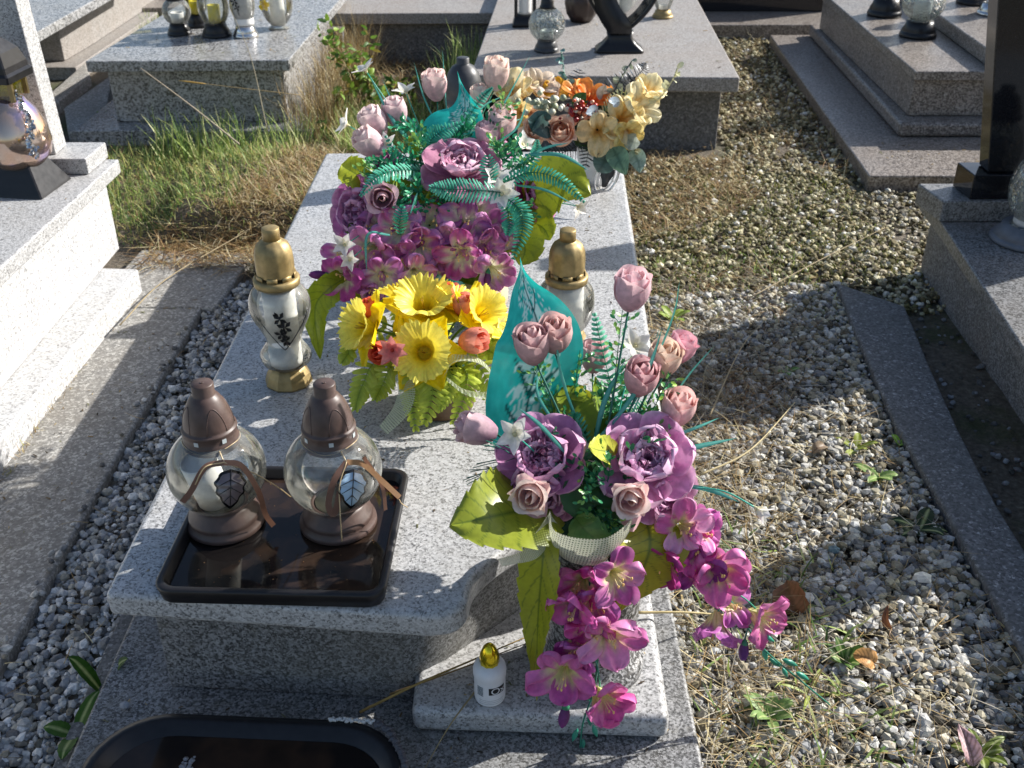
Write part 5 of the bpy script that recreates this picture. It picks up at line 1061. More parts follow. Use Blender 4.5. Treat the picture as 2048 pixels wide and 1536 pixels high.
for i, (pts, wd, cc) in enumerate([([(1180, 930, 1.44), (1120, 880, 1.46), (1080, 850, 1.47)], .09, '#7f8f24'), ([(1200, 930, 1.44), (1240, 860, 1.46), (1250, 820, 1.48)], .08, '#5c7a24'), ([(1210, 940, 1.42), (1270, 900, 1.42), (1330, 880, 1.42)], .07, '#6c8a2c'), ([(1180, 960, 1.36), (1160, 1000, 1.33), (1165, 1040, 1.31)], .07, '#2f5426'),
        ([(1200, 980, 1.35), (1230, 1010, 1.33), (1225, 1045, 1.31)], .06, '#35602a'), ([(1150, 960, 1.38), (1180, 920, 1.38), (1190, 900, 1.39)], .05, '#2c5a34'), ([(1200, 940, 1.4), (1150, 820, 1.5), (1140, 760, 1.55)], .07, '#8a9a24')]):
    leaf(B, [Y(*q) for q in pts], wd, up=(.1, -.8, .5), serr=6, seed=i + 30, c=cc, nu=24, nv=8)
for i in range(9):
    a_ = i * .7; sprig(B, [nb + Vector((0, 0, .03)), nb + Vector((.05 * math.cos(a_), .05 * math.sin(a_), .09)), nb + Vector((.09 * math.cos(a_), .08 * math.sin(a_) + .03, .15 + .02 * (i % 3)))], 16, .014, c='#1f6a4c', c2='#4f9a5a', seed=i + 50)
fern(B, [Y(1215, 890, 1.48), Y(1225, 800, 1.53), Y(1205, 700, 1.58), Y(1188, 625, 1.62)], .050, 22, seed=1, c0='#2f9a72', c1='#7cd0ae', up=(.2, -1, .2))
fern(B, [Y(1175, 915, 1.42), Y(1165, 870, 1.42), Y(1150, 840, 1.43), Y(1150, 826, 1.43)], .04, 12, seed=2, c0='#1f7a5a', c1='#3fa47e')
fern(B, [Y(1250, 900, 1.46), Y(1240, 850, 1.50), Y(1255, 780, 1.54), Y(1240, 740, 1.56)], .045, 18, seed=3, c0='#2f9a72', c1='#66c49e', up=(-.2, -1, .3))
fern(B, [Y(1230, 880, 1.48), Y(1270, 840, 1.50), Y(1290, 800, 1.50)], .04, 14, seed=4, c0='#268f6c', c1='#5dbd95')
for i, (pts, n, ls) in enumerate([([(1225, 880, 1.5), (1230, 760, 1.54), (1245, 620, 1.58)], 18, .012), ([(1255, 900, 1.45), (1290, 850, 1.46), (1345, 740, 1.48)], 16, .012), ([(1110, 880, 1.48), (1100, 800, 1.5), (1065, 735, 1.53)], 16, .011), ([(1140, 870, 1.5), (1150, 780, 1.53), (1160, 700, 1.55)], 14, .011),
        ([(1240, 890, 1.45), (1270, 860, 1.46), (1330, 830, 1.46)], 14, .011), ([(1270, 900, 1.42), (1310, 880, 1.42), (1345, 860, 1.42)], 12, .012), ([(1160, 950, 1.36), (1175, 970, 1.33), (1180, 1000, 1.31)], 8, .010), ([(1210, 990, 1.35), (1205, 1020, 1.33), (1232, 1045, 1.31)], 8, .010), ([(1215, 960, 1.36), (1190, 950, 1.35), (1160, 925, 1.34)], 8, .010),
        ([(1090, 950, 1.42), (1060, 920, 1.44), (1010, 905, 1.45)], 12, .012), ([(1250, 880, 1.48), (1225, 820, 1.5), (1215, 760, 1.52)], 14, .012)]):
    sprig(B, [Y(*q) for q in pts], n, ls, seed=i)
mb_ = MB(); rng = random.Random(6)
for i in range(46):
    a = Y(1080, 935, 1.42) + Vector((0, 0, rng.uniform(-.03, .02))); e = Y(rng.uniform(925, 1030), rng.uniform(875, 985), rng.uniform(1.36, 1.46)); tube(mb_, cr([a, a.lerp(e, .5) + Vector((0, 0, .012)), e], 6), [.0008] * 7, 4, hexc('#1c6a58') * rng.uniform(.7, 1.4))
mb_.build('needle_sprig', M_stem, B)
for i, (pts, wd) in enumerate([([(1180, 900, 1.42), (1260, 800, 1.44), (1300, 730, 1.46), (1325, 655, 1.48)], .007), ([(1190, 880, 1.44), (1210, 800, 1.46), (1250, 720, 1.5)], .008), ([(1310, 930, 1.40), (1370, 900, 1.40), (1475, 876, 1.42)], .009), ([(1290, 890, 1.42), (1380, 860, 1.42), (1440, 835, 1.44)], .005),
        ([(1130, 905, 1.36), (1080, 850, 1.36), (1035, 815, 1.37)], .006), ([(1360, 970, 1.38), (1420, 980, 1.36), (1480, 1005, 1.34)], .007), ([(1180, 900, 1.44), (1125, 760, 1.48), (1108, 630, 1.52)], .004), ([(1230, 870, 1.46), (1290, 760, 1.5), (1320, 650, 1.54)], .004), ([(1150, 900, 1.4), (1080, 800, 1.46), (1075, 745, 1.5)], .005),
        ([(1250, 860, 1.46), (1340, 650, 1.5), (1360, 560, 1.5)], .003), ([(1290, 880, 1.45), (1370, 760, 1.48), (1430, 690, 1.5)], .003)]):
    blade(B, [Y(*q) for q in pts], wd)
ribbon(B, [Y(1098, 1040, 1.30), Y(1105, 1085, 1.262), Y(1150, 1108, 1.245), Y(1210, 1108, 1.25), Y(1255, 1070, 1.29), Y(1262, 1035, 1.33)], .074, (0, -.25, 1), M_net, ups=((-.2, -.4, .9), (.3, -.2, 1)))
ribbon(B, [Y(1105, 1035, 1.31), Y(1085, 1070, 1.28), Y(1055, 1105, 1.255), Y(998, 1122, 1.25)], .042, (-.6, -.5, .8), M_net)
ribbon(B, [Y(1350, 1030, 1.35), Y(1395, 1010, 1.36), Y(1405, 965, 1.38), Y(1375, 940, 1.40)], .03, (0, -.8, .5), M_net2)
leaf(B, [Y(1150, 1035, 1.31), Y(1170, 1060, 1.285), Y(1200, 1085, 1.27), Y(1230, 1110, 1.265)], .06, up=(.1, -1, .3), serr=6, seed=77, c='#4c7030')
sprig(B, [Y(1180, 1000, 1.34), Y(1190, 1030, 1.31), Y(1180, 1055, 1.29)], 12, .012, c='#2f7a4a', c2='#a0c850', seed=78)
sprig(B, [Y(1220, 1010, 1.34), Y(1215, 1040, 1.31), Y(1230, 1060, 1.29)], 12, .012, c='#2f7a4a', c2='#a0c850', seed=79)
# hanging sprays
def hang(lst):
    for (px, py, y, r, dx, s, *k) in lst:
        p = Y(px, py, y); glad(B, p, dx, r, seed=s, b='#d0409c' if not k else k[0], e='#ea80c0' if not k else k[1])
hang([(1165, 1165, 1.275, .046, (-.2, -1, .2), 1), (1148, 1208, 1.25, .050, (-.5, -.8, -.1), 2), (1230, 1150, 1.26, .048, (.35, -.8, .2), 3, '#b8509e', '#e094c4'), (1180, 1250, 1.245, .040, (.0, -1, -.3), 4), (1218, 1268, 1.235, .054, (.25, -1, .15), 5, '#d050a0', '#ec9ccc'),
      (1130, 1345, 1.235, .054, (-.15, -1, .1), 6, '#c4489c', '#e884c0'), (1205, 1395, 1.225, .050, (.45, -.8, -.15), 7, '#d04c9c', '#ec8ac2'),
      (1362, 1055, 1.345, .046, (.1, -1, .35), 8, '#d45aa8', '#f4b8dc'), (1335, 1120, 1.33, .044, (-.5, -.6, -.2), 9, '#94286e', '#b84490'), (1380, 1095, 1.35, .042, (.1, -.7, .5), 10, '#cc3a94', '#e468b0'), (1438, 1142, 1.335, .054, (.15, -1, .3), 11, '#d0509e', '#ec90c6'),
      (1432, 1245, 1.32, .046, (-.1, -.7, -.7), 12, '#8a3f92', '#c070b4'), (1520, 1232, 1.33, .050, (.75, -.6, .0), 13, '#c04a92', '#e08cba'), (1395, 1130, 1.345, .046, (-.1, -1, .1), 14, '#94388c', '#bc60b0'), (1398, 1060, 1.36, .040, (.6, -.5, .5), 15, '#c85aae', '#e8a0d4'), (1190, 1200, 1.262, .046, (.1, -1, .1), 16, '#a8409a', '#cc78bc'), (1460, 1205, 1.34, .040, (.4, -.6, .5), 17, '#b44ea4', '#d88cc8'), (1160, 1290, 1.25, .042, (-.4, -.8, -.2), 18, '#a03a94', '#c870b8')])
gbud(B, Y(1128, 1432, 1.22), (-.15, -.2, -1), .042, 1); gbud(B, Y(1488, 1302, 1.30), (0, -.2, -1), .036, 2, '#6a2f86')
def chain(pts, r=.0022, c='#2f7a66', name='flower_stem'):
    m = MB(); P = cr([Y(*q) for q in pts], 24); tube(m, P, [r * (1 - .4 * i / 24) for i in range(25)], 6, hexc(c)); 
    return m.build(name, M_stem, B), P
o, P = chain([(1185, 1060, 1.32), (1178, 1150, 1.275), (1195, 1260, 1.26), (1190, 1370, 1.25), (1165, 1450, 1.24), (1158, 1536, 1.235)])
def drops(o, pts, seed):
    m = MB(); rng = random.Random(seed)
    for (px, py, y, dx, H) in pts:
        M = orient(dx, 0); lathe(m, [(.0005, -H / 2), (H * .12, -H * .3), (H * .17, 0), (H * .10, H * .3), (.0005, H / 2)], Y(px, py, y), 8, hexc('#3f9a80') * rng.uniform(.8, 1.2), T=M)
    m.build('green_bud', M_leafpl, o)
drops(o, [(1180, 1440, 1.235, (.1, 0, -1), .03), (1190, 1462, 1.24, (.3, -.1, -1), .028), (1150, 1470, 1.24, (-.3, -.1, -1), .03), (1166, 1488, 1.238, (0, 0, -1), .026), (1156, 1510, 1.236, (-.1, 0, -1), .03)], 1)
o, P = chain([(1345, 1040, 1.37), (1400, 1140, 1.35), (1460, 1200, 1.34), (1520, 1290, 1.33), (1600, 1360, 1.32), (1660, 1410, 1.32)])
drops(o, [(1535, 1275, 1.33, (.8, 0, -.6), .032), (1530, 1310, 1.33, (.3, 0, -1), .03), (1550, 1325, 1.33, (.8, 0, -.8), .03), (1580, 1325, 1.33, (.9, 0, -.5), .034), (1605, 1352, 1.32, (.8, 0, -.6), .032), (1570, 1345, 1.32, (.5, 0, -1), .026)], 2)
for (a, b_) in (((1345, 1090, 1.36), (1335, 1120, 1.34)), ((1440, 1180, 1.34), (1520, 1225, 1.34)), ((1455, 1195, 1.34), (1435, 1225, 1.33)), ((1190, 1320, 1.25), (1200, 1375, 1.24)), ((1192, 1290, 1.25), (1135, 1330, 1.25)), ((1192, 1230, 1.26), (1218, 1255, 1.25)), ((1500, 1250, 1.33), (1488, 1285, 1.31)), ((1180, 1400, 1.245), (1130, 1412, 1.23))): stemto(B, Y(*a), Y(*b_), .0014, '#3f9a80')

# ---------- daffodil arrangement
pc = Vector((-0.150, 1.905, 0.351))
g = B = thing('flower_arrangement', 'low brown pot of yellow daffodils and orange buds with yellow green fern leaves', 'flower arrangement', tuple(pc))
pot(B, pc, [(0, 0), (.066, 0), (.070, .004), (.078, .055), (.082, .062), (.080, .066), (.07, .062), (0, .06)], M_pot)
m = MB(); lathe(m, [(.06, .055), (.062, .09), (.04, .12), (0, .13)], pc, 18, mod=lambda t, z: 1 + .06 * math.sin(5 * t)); m.build('foam', M_soil, B)
fb = pc + Vector((0, 0, .11))
for i, (px, py, y, r, dx) in enumerate([(735, 655, 1.88, .074, (-.75, -.45, .45)), (848, 705, 1.83, .082, (-.05, -.85, .6)), (848, 618, 1.93, .084, (.0, -.30, 1)), (958, 632, 1.92, .072, (.65, -.45, .7)), (905, 610, 1.95, .06, (.4, .1, 1)), (800, 598, 2.02, .066, (-.4, .4, 1)), (875, 600, 2.05, .068, (.1, .6, .9))]):  # last pair, facing back, is added to cast shade on the slab
    p = Y(px, py, y); o = daffodil(B, p, dx, r, i + 1); stemto(o, fb, p - Vector(dx).normalized() * r * .25, .003, '#5f8a2a')
for i, (px, py, y, H, dx) in enumerate([(765, 705, 1.83, .058, (-.5, -.8, .3)), (948, 682, 1.84, .066, (.8, -.5, .4)), (740, 618, 1.92, .05, (-.4, .0, 1)), (925, 608, 1.92, .05, (.2, -.2, 1)), (888, 590, 1.97, .055, (-.2, -.1, 1)), (905, 588, 2.0, .05, (.5, .2, 1))]):
    p = Y(px, py, y); o, q = rose(B, p, dx, H, '#e2703a', '#f0a088' if i % 2 else '#e86a4a', seed=i + 20, wd=.72, open_=.1, inner='#d84828', sep='#7a9a2c', name='tulip_bud', layers=2); stemto(o, fb, q, .0022, '#5f8a2a')
star(B, Y(785, 700, 1.80), (-.1, -1, .4), .034, 5, n=7, c='#e79a94', cc='#e05a4a', name='pink_star_flower', a0=.9, a1=1.2)
YG0, YG1 = '#8fa82c', '#c2cf4e'
yl = [((760, 720, 1.86), (725, 770, 1.83), (710, 820, 1.80), .075), ((860, 740, 1.82), (865, 790, 1.785), (848, 850, 1.765), .085), ((830, 740, 1.82), (825, 800, 1.79), (832, 862, 1.765), .07), ((930, 740, 1.84), (930, 790, 1.80), (905, 850, 1.775), .07), ((950, 730, 1.86), (985, 780, 1.83), (1000, 830, 1.80), .08), ((960, 700, 1.9), (1000, 720, 1.88), (1018, 790, 1.86), .06), ((790, 730, 1.85), (765, 770, 1.83), (750, 800, 1.80), .07), ((720, 690, 1.9), (695, 710, 1.88), (685, 725, 1.87), .05), ((900, 740, 1.82), (895, 780, 1.80), (880, 820, 1.77), .06), ((960, 700, 1.93), (985, 680, 1.93), (1000, 690, 1.92), .06), ((760, 650, 1.98), (720, 640, 2.0), (700, 660, 2.0), .06), ((820, 640, 2.02), (800, 615, 2.08), (790, 610, 2.13), .09), ((880, 640, 2.02), (900, 610, 2.1), (910, 600, 2.15), .09), ((850, 640, 2.02), (850, 610, 2.1), (845, 605, 2.17), .09), ((730, 680, 1.95), (700, 655, 1.98), (690, 640, 2.02), .08)]  # ferns reaching behind the pot are added to widen that shadow
for i, (a, b_, c_, wd) in enumerate(yl):
    fern(B, [fb, Y(*a), Y(*b_), Y(*c_)], wd, 15, YG0, YG1, up=(0, -.9, .6), seed=i + 30, fat=.62, sw=.15, ang=.55, name='fern_leaf')
ribbon(B, [Y(890, 745, 1.80), Y(910, 722, 1.79), Y(955, 725, 1.79), Y(985, 755, 1.80), Y(975, 785, 1.78), Y(930, 780, 1.775), Y(895, 755, 1.78)], .055, (.2, -1, .3), M_net2)
ribbon(B, [Y(800, 745, 1.82), Y(812, 780, 1.79), Y(800, 820, 1.77), Y(765, 860, 1.75)], .04, (.8, -.3, .2), M_net2)
star(B, Y(1000, 650, 1.9), (.6, -.5, .5), .02, 9, c='#d8d080', name='small_leaf')
# small beige vase behind
p = Vector((-0.075, 2.30, .351)); g = thing('beige_vase', 'small cream round vase peeking out between the daffodils and the purple orchids', 'vase', tuple(p))
m = MB(); lathe(m, [(0, 0), (.035, 0), (.05, .015), (.065, .05), (.066, .075), (.05, .105), (.032, .12), (.034, .13), (.028, .13), (.026, .11), (0, .1)], p, 36); m.build('vase_body', M_beige, g)
# ---------- large far bouquet
fc_ = Vector((-0.175, 2.50, 0.351))
g = B = thing('bouquet', 'big middle bouquet with mauve peony, teal ferns and a skirt of purple orchids', 'bouquet', tuple(fc_))
pot(B, fc_, [(0, 0), (.075, 0), (.08, .005), (.095, .12), (.10, .125), (.095, .128), (.085, .118), (0, .11)], M_teal)
m = MB(); lathe(m, [(.07, .10), (.09, .15), (.08, .20), (.05, .235), (0, .25)], fc_, 20, mod=lambda t, z: 1 + .07 * math.sin(5 * t)); m.build('foam', M_soil, B)
fb = fc_ + Vector((0, 0, .2))
peony(B, Y(921, 335, 2.36), face(Y(921, 335, 2.36), .62, .05), .088, seed=11, n_in=26, outer='#c2809f', mid='#d29ab8', inn='#b06c8c', edge='#f4d2e2')
peony(B, Y(722, 425, 2.32), (-.55, -.8, .35), .080, seed=12, n_in=34, outer='#b86ca4', mid='#c684b4', inn='#a4588c', edge='#e4b4d2')
peony(B, Y(1068, 392, 2.36), (.6, -.6, .55), .062, seed=13, n_in=8, outer='#b0388c', mid='#cc64a8', edge='#eca6d2')
peony(B, Y(762, 335, 2.44), (-.4, .1, .7), .056, seed=14, n_in=6, outer='#8c3a78', mid='#a85494', edge='#c07cae')
peony(B, Y(985, 285, 2.5), (.5, .2, .8), .050, seed=15, n_in=6, outer='#b866a0', mid='#d48cbc', edge='#eec0dc')
for i, (px, py, y, H, dx, bs, tp) in enumerate([(870, 168, 2.62, .080, (-.1, -.15, 1), '#c07a98', '#efd2cc'), (992, 145, 2.66, .085, (.1, -.1, 1), '#d2a0a4', '#f2dccb'), (748, 243, 2.52, .082, (-.5, -.1, 1), '#c084a0', '#f0d8d8'), (738, 285, 2.44, .085, (-.7, -.3, .8), '#c07fa0', '#f0d6d6'),
        (790, 222, 2.55, .075, (-.2, -.1, 1), '#b87c9c', '#ecd0d4'), (1004, 245, 2.5, .088, (.2, -.2, 1), '#bc84a0', '#f0ccca'), (975, 268, 2.47, .07, (-.1, -.1, 1), '#b47a9c', '#e6b6c4'), (960, 190, 2.66, .06, (-.2, 0, 1), '#d8a8a8', '#f4e2d2'), (1085, 335, 2.46, .055, (.8, -.1, .6), '#c88c9c', '#f0d0c0')]):
    p = Y(px, py, y); o, q = rose(B, p, dx, H, bs, tp, seed=i + 40, wd=.66, open_=.2); stemto(o, fb, q, .002, '#2a7a62')
p = Y(765, 395, 2.27); o, q = rose(B, p, (.1, -1, .3), .055, '#a8608c', '#d69ab4', seed=50, open_=.7, wd=.95, inner='#e0c090', layers=2)
for i, (px, py, y, r, dx, *k) in enumerate([(797, 462, 2.25, .060, (-.1, -.9, .5)), (745, 497, 2.22, .056, (-.3, -1, .2)), (838, 488, 2.24, .056, (.1, -.8, .2)), (862, 447, 2.27, .055, (.2, -.8, .5)), (925, 450, 2.27, .062, (0, -.9, .5), '#a04a98', '#c07ab4'), (972, 462, 2.28, .058, (.2, -1, .2)), (905, 480, 2.25, .05, (-.2, -1, .1)),
        (965, 495, 2.25, .05, (.3, -1, .0)), (880, 500, 2.25, .05, (-.2, -.9, .3), '#a85098', '#cc84b8'), (800, 510, 2.23, .055, (.1, -.9, -.1), '#a04890', '#c87cb4'), (725, 535, 2.2, .05, (.2, -1, .2)), (810, 430, 2.3, .055, (-.3, -.8, .7)), (900, 425, 2.32, .055, (.1, -.7, .8), '#a85aa4', '#cc90c4'), (1000, 480, 2.27, .045, (.6, -.8, .1)), (755, 455, 2.28, .05, (-.5, -.8, .4), '#a04890', '#c87cb4'), (955, 430, 2.32, .05, (.3, -.7, .6)), (870, 530, 2.24, .042, (.2, -1, -.4), '#8c3a80', '#b468a4'), (925, 508, 2.22, .058, (-.1, -1, .1), '#b04098', '#d070b4'), (693, 508, 2.22, .048, (-.4, -.8, .3)), (688, 555, 2.18, .054, (-.2, -1, .3), '#a83a90', '#c85aa8'), (765, 550, 2.18, .050, (.1, -1, .1), '#b04aa0', '#d48ac4'), (828, 545, 2.19, .048, (.2, -.9, -.1)), (985, 540, 2.20, .054, (.4, -1, -.2), '#b45a9c', '#d896c4'), (745, 580, 2.17, .030, (0, -1, -.4))]):
    bb, ee = (k[0], k[1]) if k else ('#c060a8', '#e09ccc'); glad(B, Y(px, py, y), dx, r, seed=i + 60, b=bb, e=ee, name='orchid_flower', a='#f0eecc', st=(.40, .78))
gbud(B, Y(637, 550, 2.17), (-1, -.2, .1), .045, 5); gbud(B, Y(975, 557, 2.18), (-.1, -.3, -1), .035, 6); gbud(B, Y(738, 590, 2.16), (-.3, -.3, -.8), .03, 7)
for (px, py, y, s, dx, r) in [(732, 142, 2.58, 1, (-.5, -.1, .9), .034), (812, 185, 2.62, 2, (-.2, -.2, 1), .034), (695, 250, 2.45, 3, (-.9, -.3, .5), .036), (1003, 388, 2.26, 4, (.0, -1, .6), .042), (1155, 412, 2.28, 5, (.6, -.6, -.2), .032), (690, 490, 2.17, 6, (-.3, -1, .6), .032), (1045, 290, 2.44, 7, (.4, -.5, .8), .036), (775, 290, 2.44, 8, (-.3, -.5, .8), .03), (990, 355, 2.30, 9, (.2, -.8, .8), .034), (700, 520, 2.15, 10, (-.1, -1, .4), .026)]:
    p = Y(px, py, y); star(B, p, dx, r, s, n=6 if s == 4 else 5, stem=(fb, p, (0, 0, .03)))
leaf(B, [Y(915, 335, 2.50), Y(905, 290, 2.53), Y(930, 220, 2.58), Y(915, 142, 2.62)], .165, up=(0, -1, .25), name='teal_leaf', mat=M_teal_leaf, cf=tealglare(4), nu=70, nv=30, prof=lambda u: (math.sin(math.pi * min(1, .14 + u * .86)) ** .75) * (1 if u < .4 else max(.02, 1 - .94 * sm(.4, .98, u) ** .9)), fold=.2)
leaf(B, [Y(940, 500, 2.32), Y(900, 520, 2.28), Y(865, 550, 2.24), Y(840, 590, 2.2)], .14, up=(.1, -1, .3), name='teal_leaf', mat=M_teal_leaf, cf=tealglare(7), nu=60, nv=26)
G0, G1 = '#16705a', '#4fb896'
for i, (pts, wd, n) in enumerate([([(880, 350, 2.4), (820, 340, 2.33), (760, 350, 2.28), (720, 392, 2.25)], .055, 26), ([(880, 340, 2.42), (860, 290, 2.44), (880, 265, 2.45), (925, 245, 2.48)], .07, 20), ([(850, 370, 2.42), (845, 320, 2.44), (850, 290, 2.45), (870, 250, 2.5)], .07, 20), ([(1005, 385, 2.26), (950, 380, 2.24), (900, 378, 2.24), (858, 374, 2.24)], .075, 22),
        ([(1000, 370, 2.3), (1060, 345, 2.3), (1120, 360, 2.28), (1170, 405, 2.26)], .05, 28), ([(1005, 390, 2.26), (1040, 420, 2.23), (1045, 460, 2.2), (1025, 520, 2.17)], .06, 24), ([(1000, 370, 2.3), (1040, 340, 2.34), (1070, 310, 2.36), (1075, 280, 2.37)], .045, 18), ([(985, 370, 2.28), (978, 340, 2.3), (975, 310, 2.31)], .055, 10),
        ([(800, 470, 2.2), (800, 440, 2.2), (805, 412, 2.22)], .045, 9), ([(880, 300, 2.5), (920, 260, 2.52), (960, 200, 2.58), (985, 175, 2.6)], .04, 22), ([(880, 350, 2.4), (840, 350, 2.38), (800, 320, 2.4), (770, 270, 2.44)], .04, 20), ([(1010, 400, 2.28), (1020, 440, 2.22), (1015, 470, 2.2)], .05, 12), ([(860, 380, 2.38), (810, 400, 2.3), (790, 420, 2.26)], .05, 14)]):
    fern(B, [Y(*q) for q in pts], wd, n, G0 if i % 2 else '#1f8568', G1 if i % 3 else '#6fd0ae', seed=i + 70, up=(0, -.7, .7), fat=.5)
for i, (pts, wd) in enumerate([([(890, 330, 2.45), (800, 260, 2.5), (740, 155, 2.58)], .009), ([(880, 320, 2.48), (800, 230, 2.55), (765, 160, 2.6)], .005), ([(870, 300, 2.5), (830, 250, 2.55), (790, 215, 2.55)], .009), ([(940, 300, 2.5), (1000, 220, 2.58), (1062, 108, 2.7)], .005), ([(1020, 345, 2.36), (1080, 300, 2.36), (1140, 285, 2.36)], .007), ([(1050, 310, 2.36), (1120, 310, 2.34), (1180, 342, 2.32)], .009), ([(1030, 370, 2.32), (1090, 380, 2.28), (1150, 410, 2.26)], .006),
        ([(960, 300, 2.48), (1030, 260, 2.46), (1055, 200, 2.46)], .006), ([(930, 300, 2.5), (960, 220, 2.58), (1010, 190, 2.62)], .005), ([(900, 300, 2.5), (850, 200, 2.62), (828, 125, 2.7)], .004), ([(900, 300, 2.5), (890, 180, 2.65), (885, 100, 2.75)], .003), ([(780, 470, 2.2), (735, 470, 2.18), (733, 545, 2.14)], .006), ([(820, 430, 2.25), (830, 400, 2.22), (835, 385, 2.22)], .005), ([(940, 290, 2.5), (1010, 250, 2.5), (1050, 235, 2.52)], .004), ([(950, 310, 2.47), (1010, 320, 2.42), (1050, 250, 2.42)], .004)]):
    blade(B, [Y(*q) for q in pts], wd)
for i, (px, py, y, ex, ey, e2) in enumerate([(860, 380, 2.38, 800, 300, 2.42), (880, 360, 2.4, 830, 270, 2.45), (980, 330, 2.4, 1040, 300, 2.42), (960, 300, 2.45, 1015, 200, 2.5), (820, 370, 2.36, 760, 320, 2.38), (830, 400, 2.32, 890, 410, 2.28), (850, 395, 2.3, 810, 380, 2.28), (790, 350, 2.36, 730, 355, 2.33), (900, 300, 2.5, 950, 250, 2.52), (1000, 345, 2.35, 1060, 330, 2.35), (860, 310, 2.48, 800, 240, 2.5), (1000, 330, 2.38, 1000, 290, 2.4), (840, 420, 2.3, 900, 400, 2.28), (1010, 410, 2.3, 1050, 430, 2.26), (780, 400, 2.3, 820, 430, 2.26)]):
    sprig(B, [Y(px, py, y), Y((px + ex) / 2, (py + ey) / 2 - 8, (y + e2) / 2), Y(ex, ey, e2)], 16, .015, c='#1f8a5c', c2='#a8cc60' if i % 2 else '#4fb080', seed=i + 100)
for i in range(10):
    a_ = i * .63; sprig(B, [fb, fb + Vector((.08 * math.cos(a_), .08 * math.sin(a_), .08)), fb + Vector((.16 * math.cos(a_), .14 * math.sin(a_), .12 + .03 * (i % 3)))], 18, .018, c='#1a6a4a', c2='#3f9a62', seed=i + 150)
for i, (pts, wd, upv, cc) in enumerate([([(860, 470, 2.34), (800, 520, 2.28), (760, 560, 2.22)], .13, (0, -1, .3), '#5c7420'), ([(900, 470, 2.34), (930, 520, 2.28), (950, 570, 2.24)], .12, (0, -1, .3), '#66801f'), ([(820, 440, 2.36), (740, 470, 2.3), (690, 500, 2.24)], .11, (0, -.8, .5), '#5c7420'), ([(1030, 400, 2.36), (1080, 385, 2.34), (1130, 365, 2.32), (1180, 388, 2.30)], .15, (-.1, -.8, .7), '#9aa428'), ([(740, 370, 2.36), (715, 350, 2.35), (690, 335, 2.35), (683, 330, 2.35)], .08, (0, -.7, .7), '#a3ac28'), ([(1020, 420, 2.34), (1050, 440, 2.32), (1085, 455, 2.3), (1100, 480, 2.28)], .09, (0, -.9, .5), '#9da82a'), ([(1010, 470, 2.32), (1040, 480, 2.28), (1050, 500, 2.26), (1040, 530, 2.24)], .11, (0, -1, .3), '#8c9a20'),
        ([(700, 550, 2.2), (655, 580, 2.14), (630, 620, 2.11), (640, 716, 2.08)], .075, (.2, -1, .2), '#8a9c22'), ([(760, 560, 2.22), (740, 590, 2.18), (730, 610, 2.16), (715, 630, 2.14)], .08, (.1, -1, .3), '#98a82c'), ([(860, 390, 2.36), (820, 385, 2.33), (790, 370, 2.3), (770, 360, 2.3)], .07, (0, -.6, .8), '#7a9020'), ([(900, 400, 2.32), (880, 395, 2.3), (850, 400, 2.28)], .06, (0, -.7, .7), '#a8a820'), ([(840, 320, 2.42), (832, 300, 2.44), (825, 285, 2.45), (818, 272, 2.46)], .03, (0, -.8, .5), '#b0b82c'), ([(990, 450, 2.32), (970, 500, 2.28), (985, 560, 2.25)], .08, (0, -1, .2), '#8a9c22')]):
    leaf(B, [Y(*q) for q in pts], wd, up=upv, c=cc, vein='#44641c', serr=8, seed=i + 5, fold=.14, prof=(lambda u: math.sin(math.pi * min(1, u * .85 + .15)) ** .8))
# ---------- orange and cream arrangement at the back
oc = Vector((0.262, 3.22, 0.351))
g = B = thing('flower_arrangement', 'orange and cream arrangement in a white vase at the far end of the slab', 'flower arrangement', tuple(oc))
m = MB(); loft(m, [(rrect(.06, .05, .02), oc.z), (rrect(.09, .07, .025), oc.z + .03), (rrect(.12, .085, .03), oc.z + .09), (rrect(.115, .085, .03), oc.z + .135), (rrect(.10, .075, .025), oc.z + .137)], oc); vo_ = m.build('vase', M_white, B)
m = MB(); ctr = Y(1213, 352, 3.17)
for k_, (ra, rb) in enumerate(((.034, .058), (.022, .042))):
    pts = [ctr + Vector((ra * math.cos(a) + .25 * rb * math.sin(a), -.006 - .2 * rb * 0, rb * math.sin(a))) for a in [2 * math.pi * i / 36 for i in range(37)]]; tube(m, pts, .0042 if k_ == 0 else .0025, 6, cap=False)
m.build('silver_ring', M_silver, vo_)
m = MB(); vs = [ctr + Vector((.018 * math.cos(a) * (1 + .3 * math.sin(3 * a)) + .2 * .035 * math.sin(a), -.010 + .004 * d, .034 * math.sin(a))) for d in (0, 1) for a in [2 * math.pi * i / 18 for i in range(18)]]
m.add(vs, [tuple(range(18)), tuple(range(18, 36))[::-1]] + [(i, i + 18, (i + 1) % 18 + 18, (i + 1) % 18) for i in range(18)]); m.build('dark_oval', M_darkpl, vo_)
m = MB(); lathe(m, [(.05, .11), (.085, .17), (.09, .21), (.06, .25), (0, .27)], oc, 20, mod=lambda t, z: 1 + .1 * math.sin(4 * t)); m.build('foam', M_soil, B)
fb = oc + Vector((0, 0, .17))
p = Y(1120, 267, 3.08); o, q = rose(B, p, (0, -.8, .8), .075, '#e89458', '#f8c49a', seed=61, open_=.55, wd=1.0, inner='#e08a50', layers=3, name='orange_rose')
for i, (px, py, y, H) in enumerate([(1078, 258, 3.12, .07), (1065, 275, 3.14, .06), (1060, 243, 3.2, .06)]):
    rose(B, Y(px, py, y), (-.3, -.6, .7), H, '#e09a68', '#f4c8a4', seed=i + 62, open_=.5, wd=1.1, layers=2, name='orange_rose')
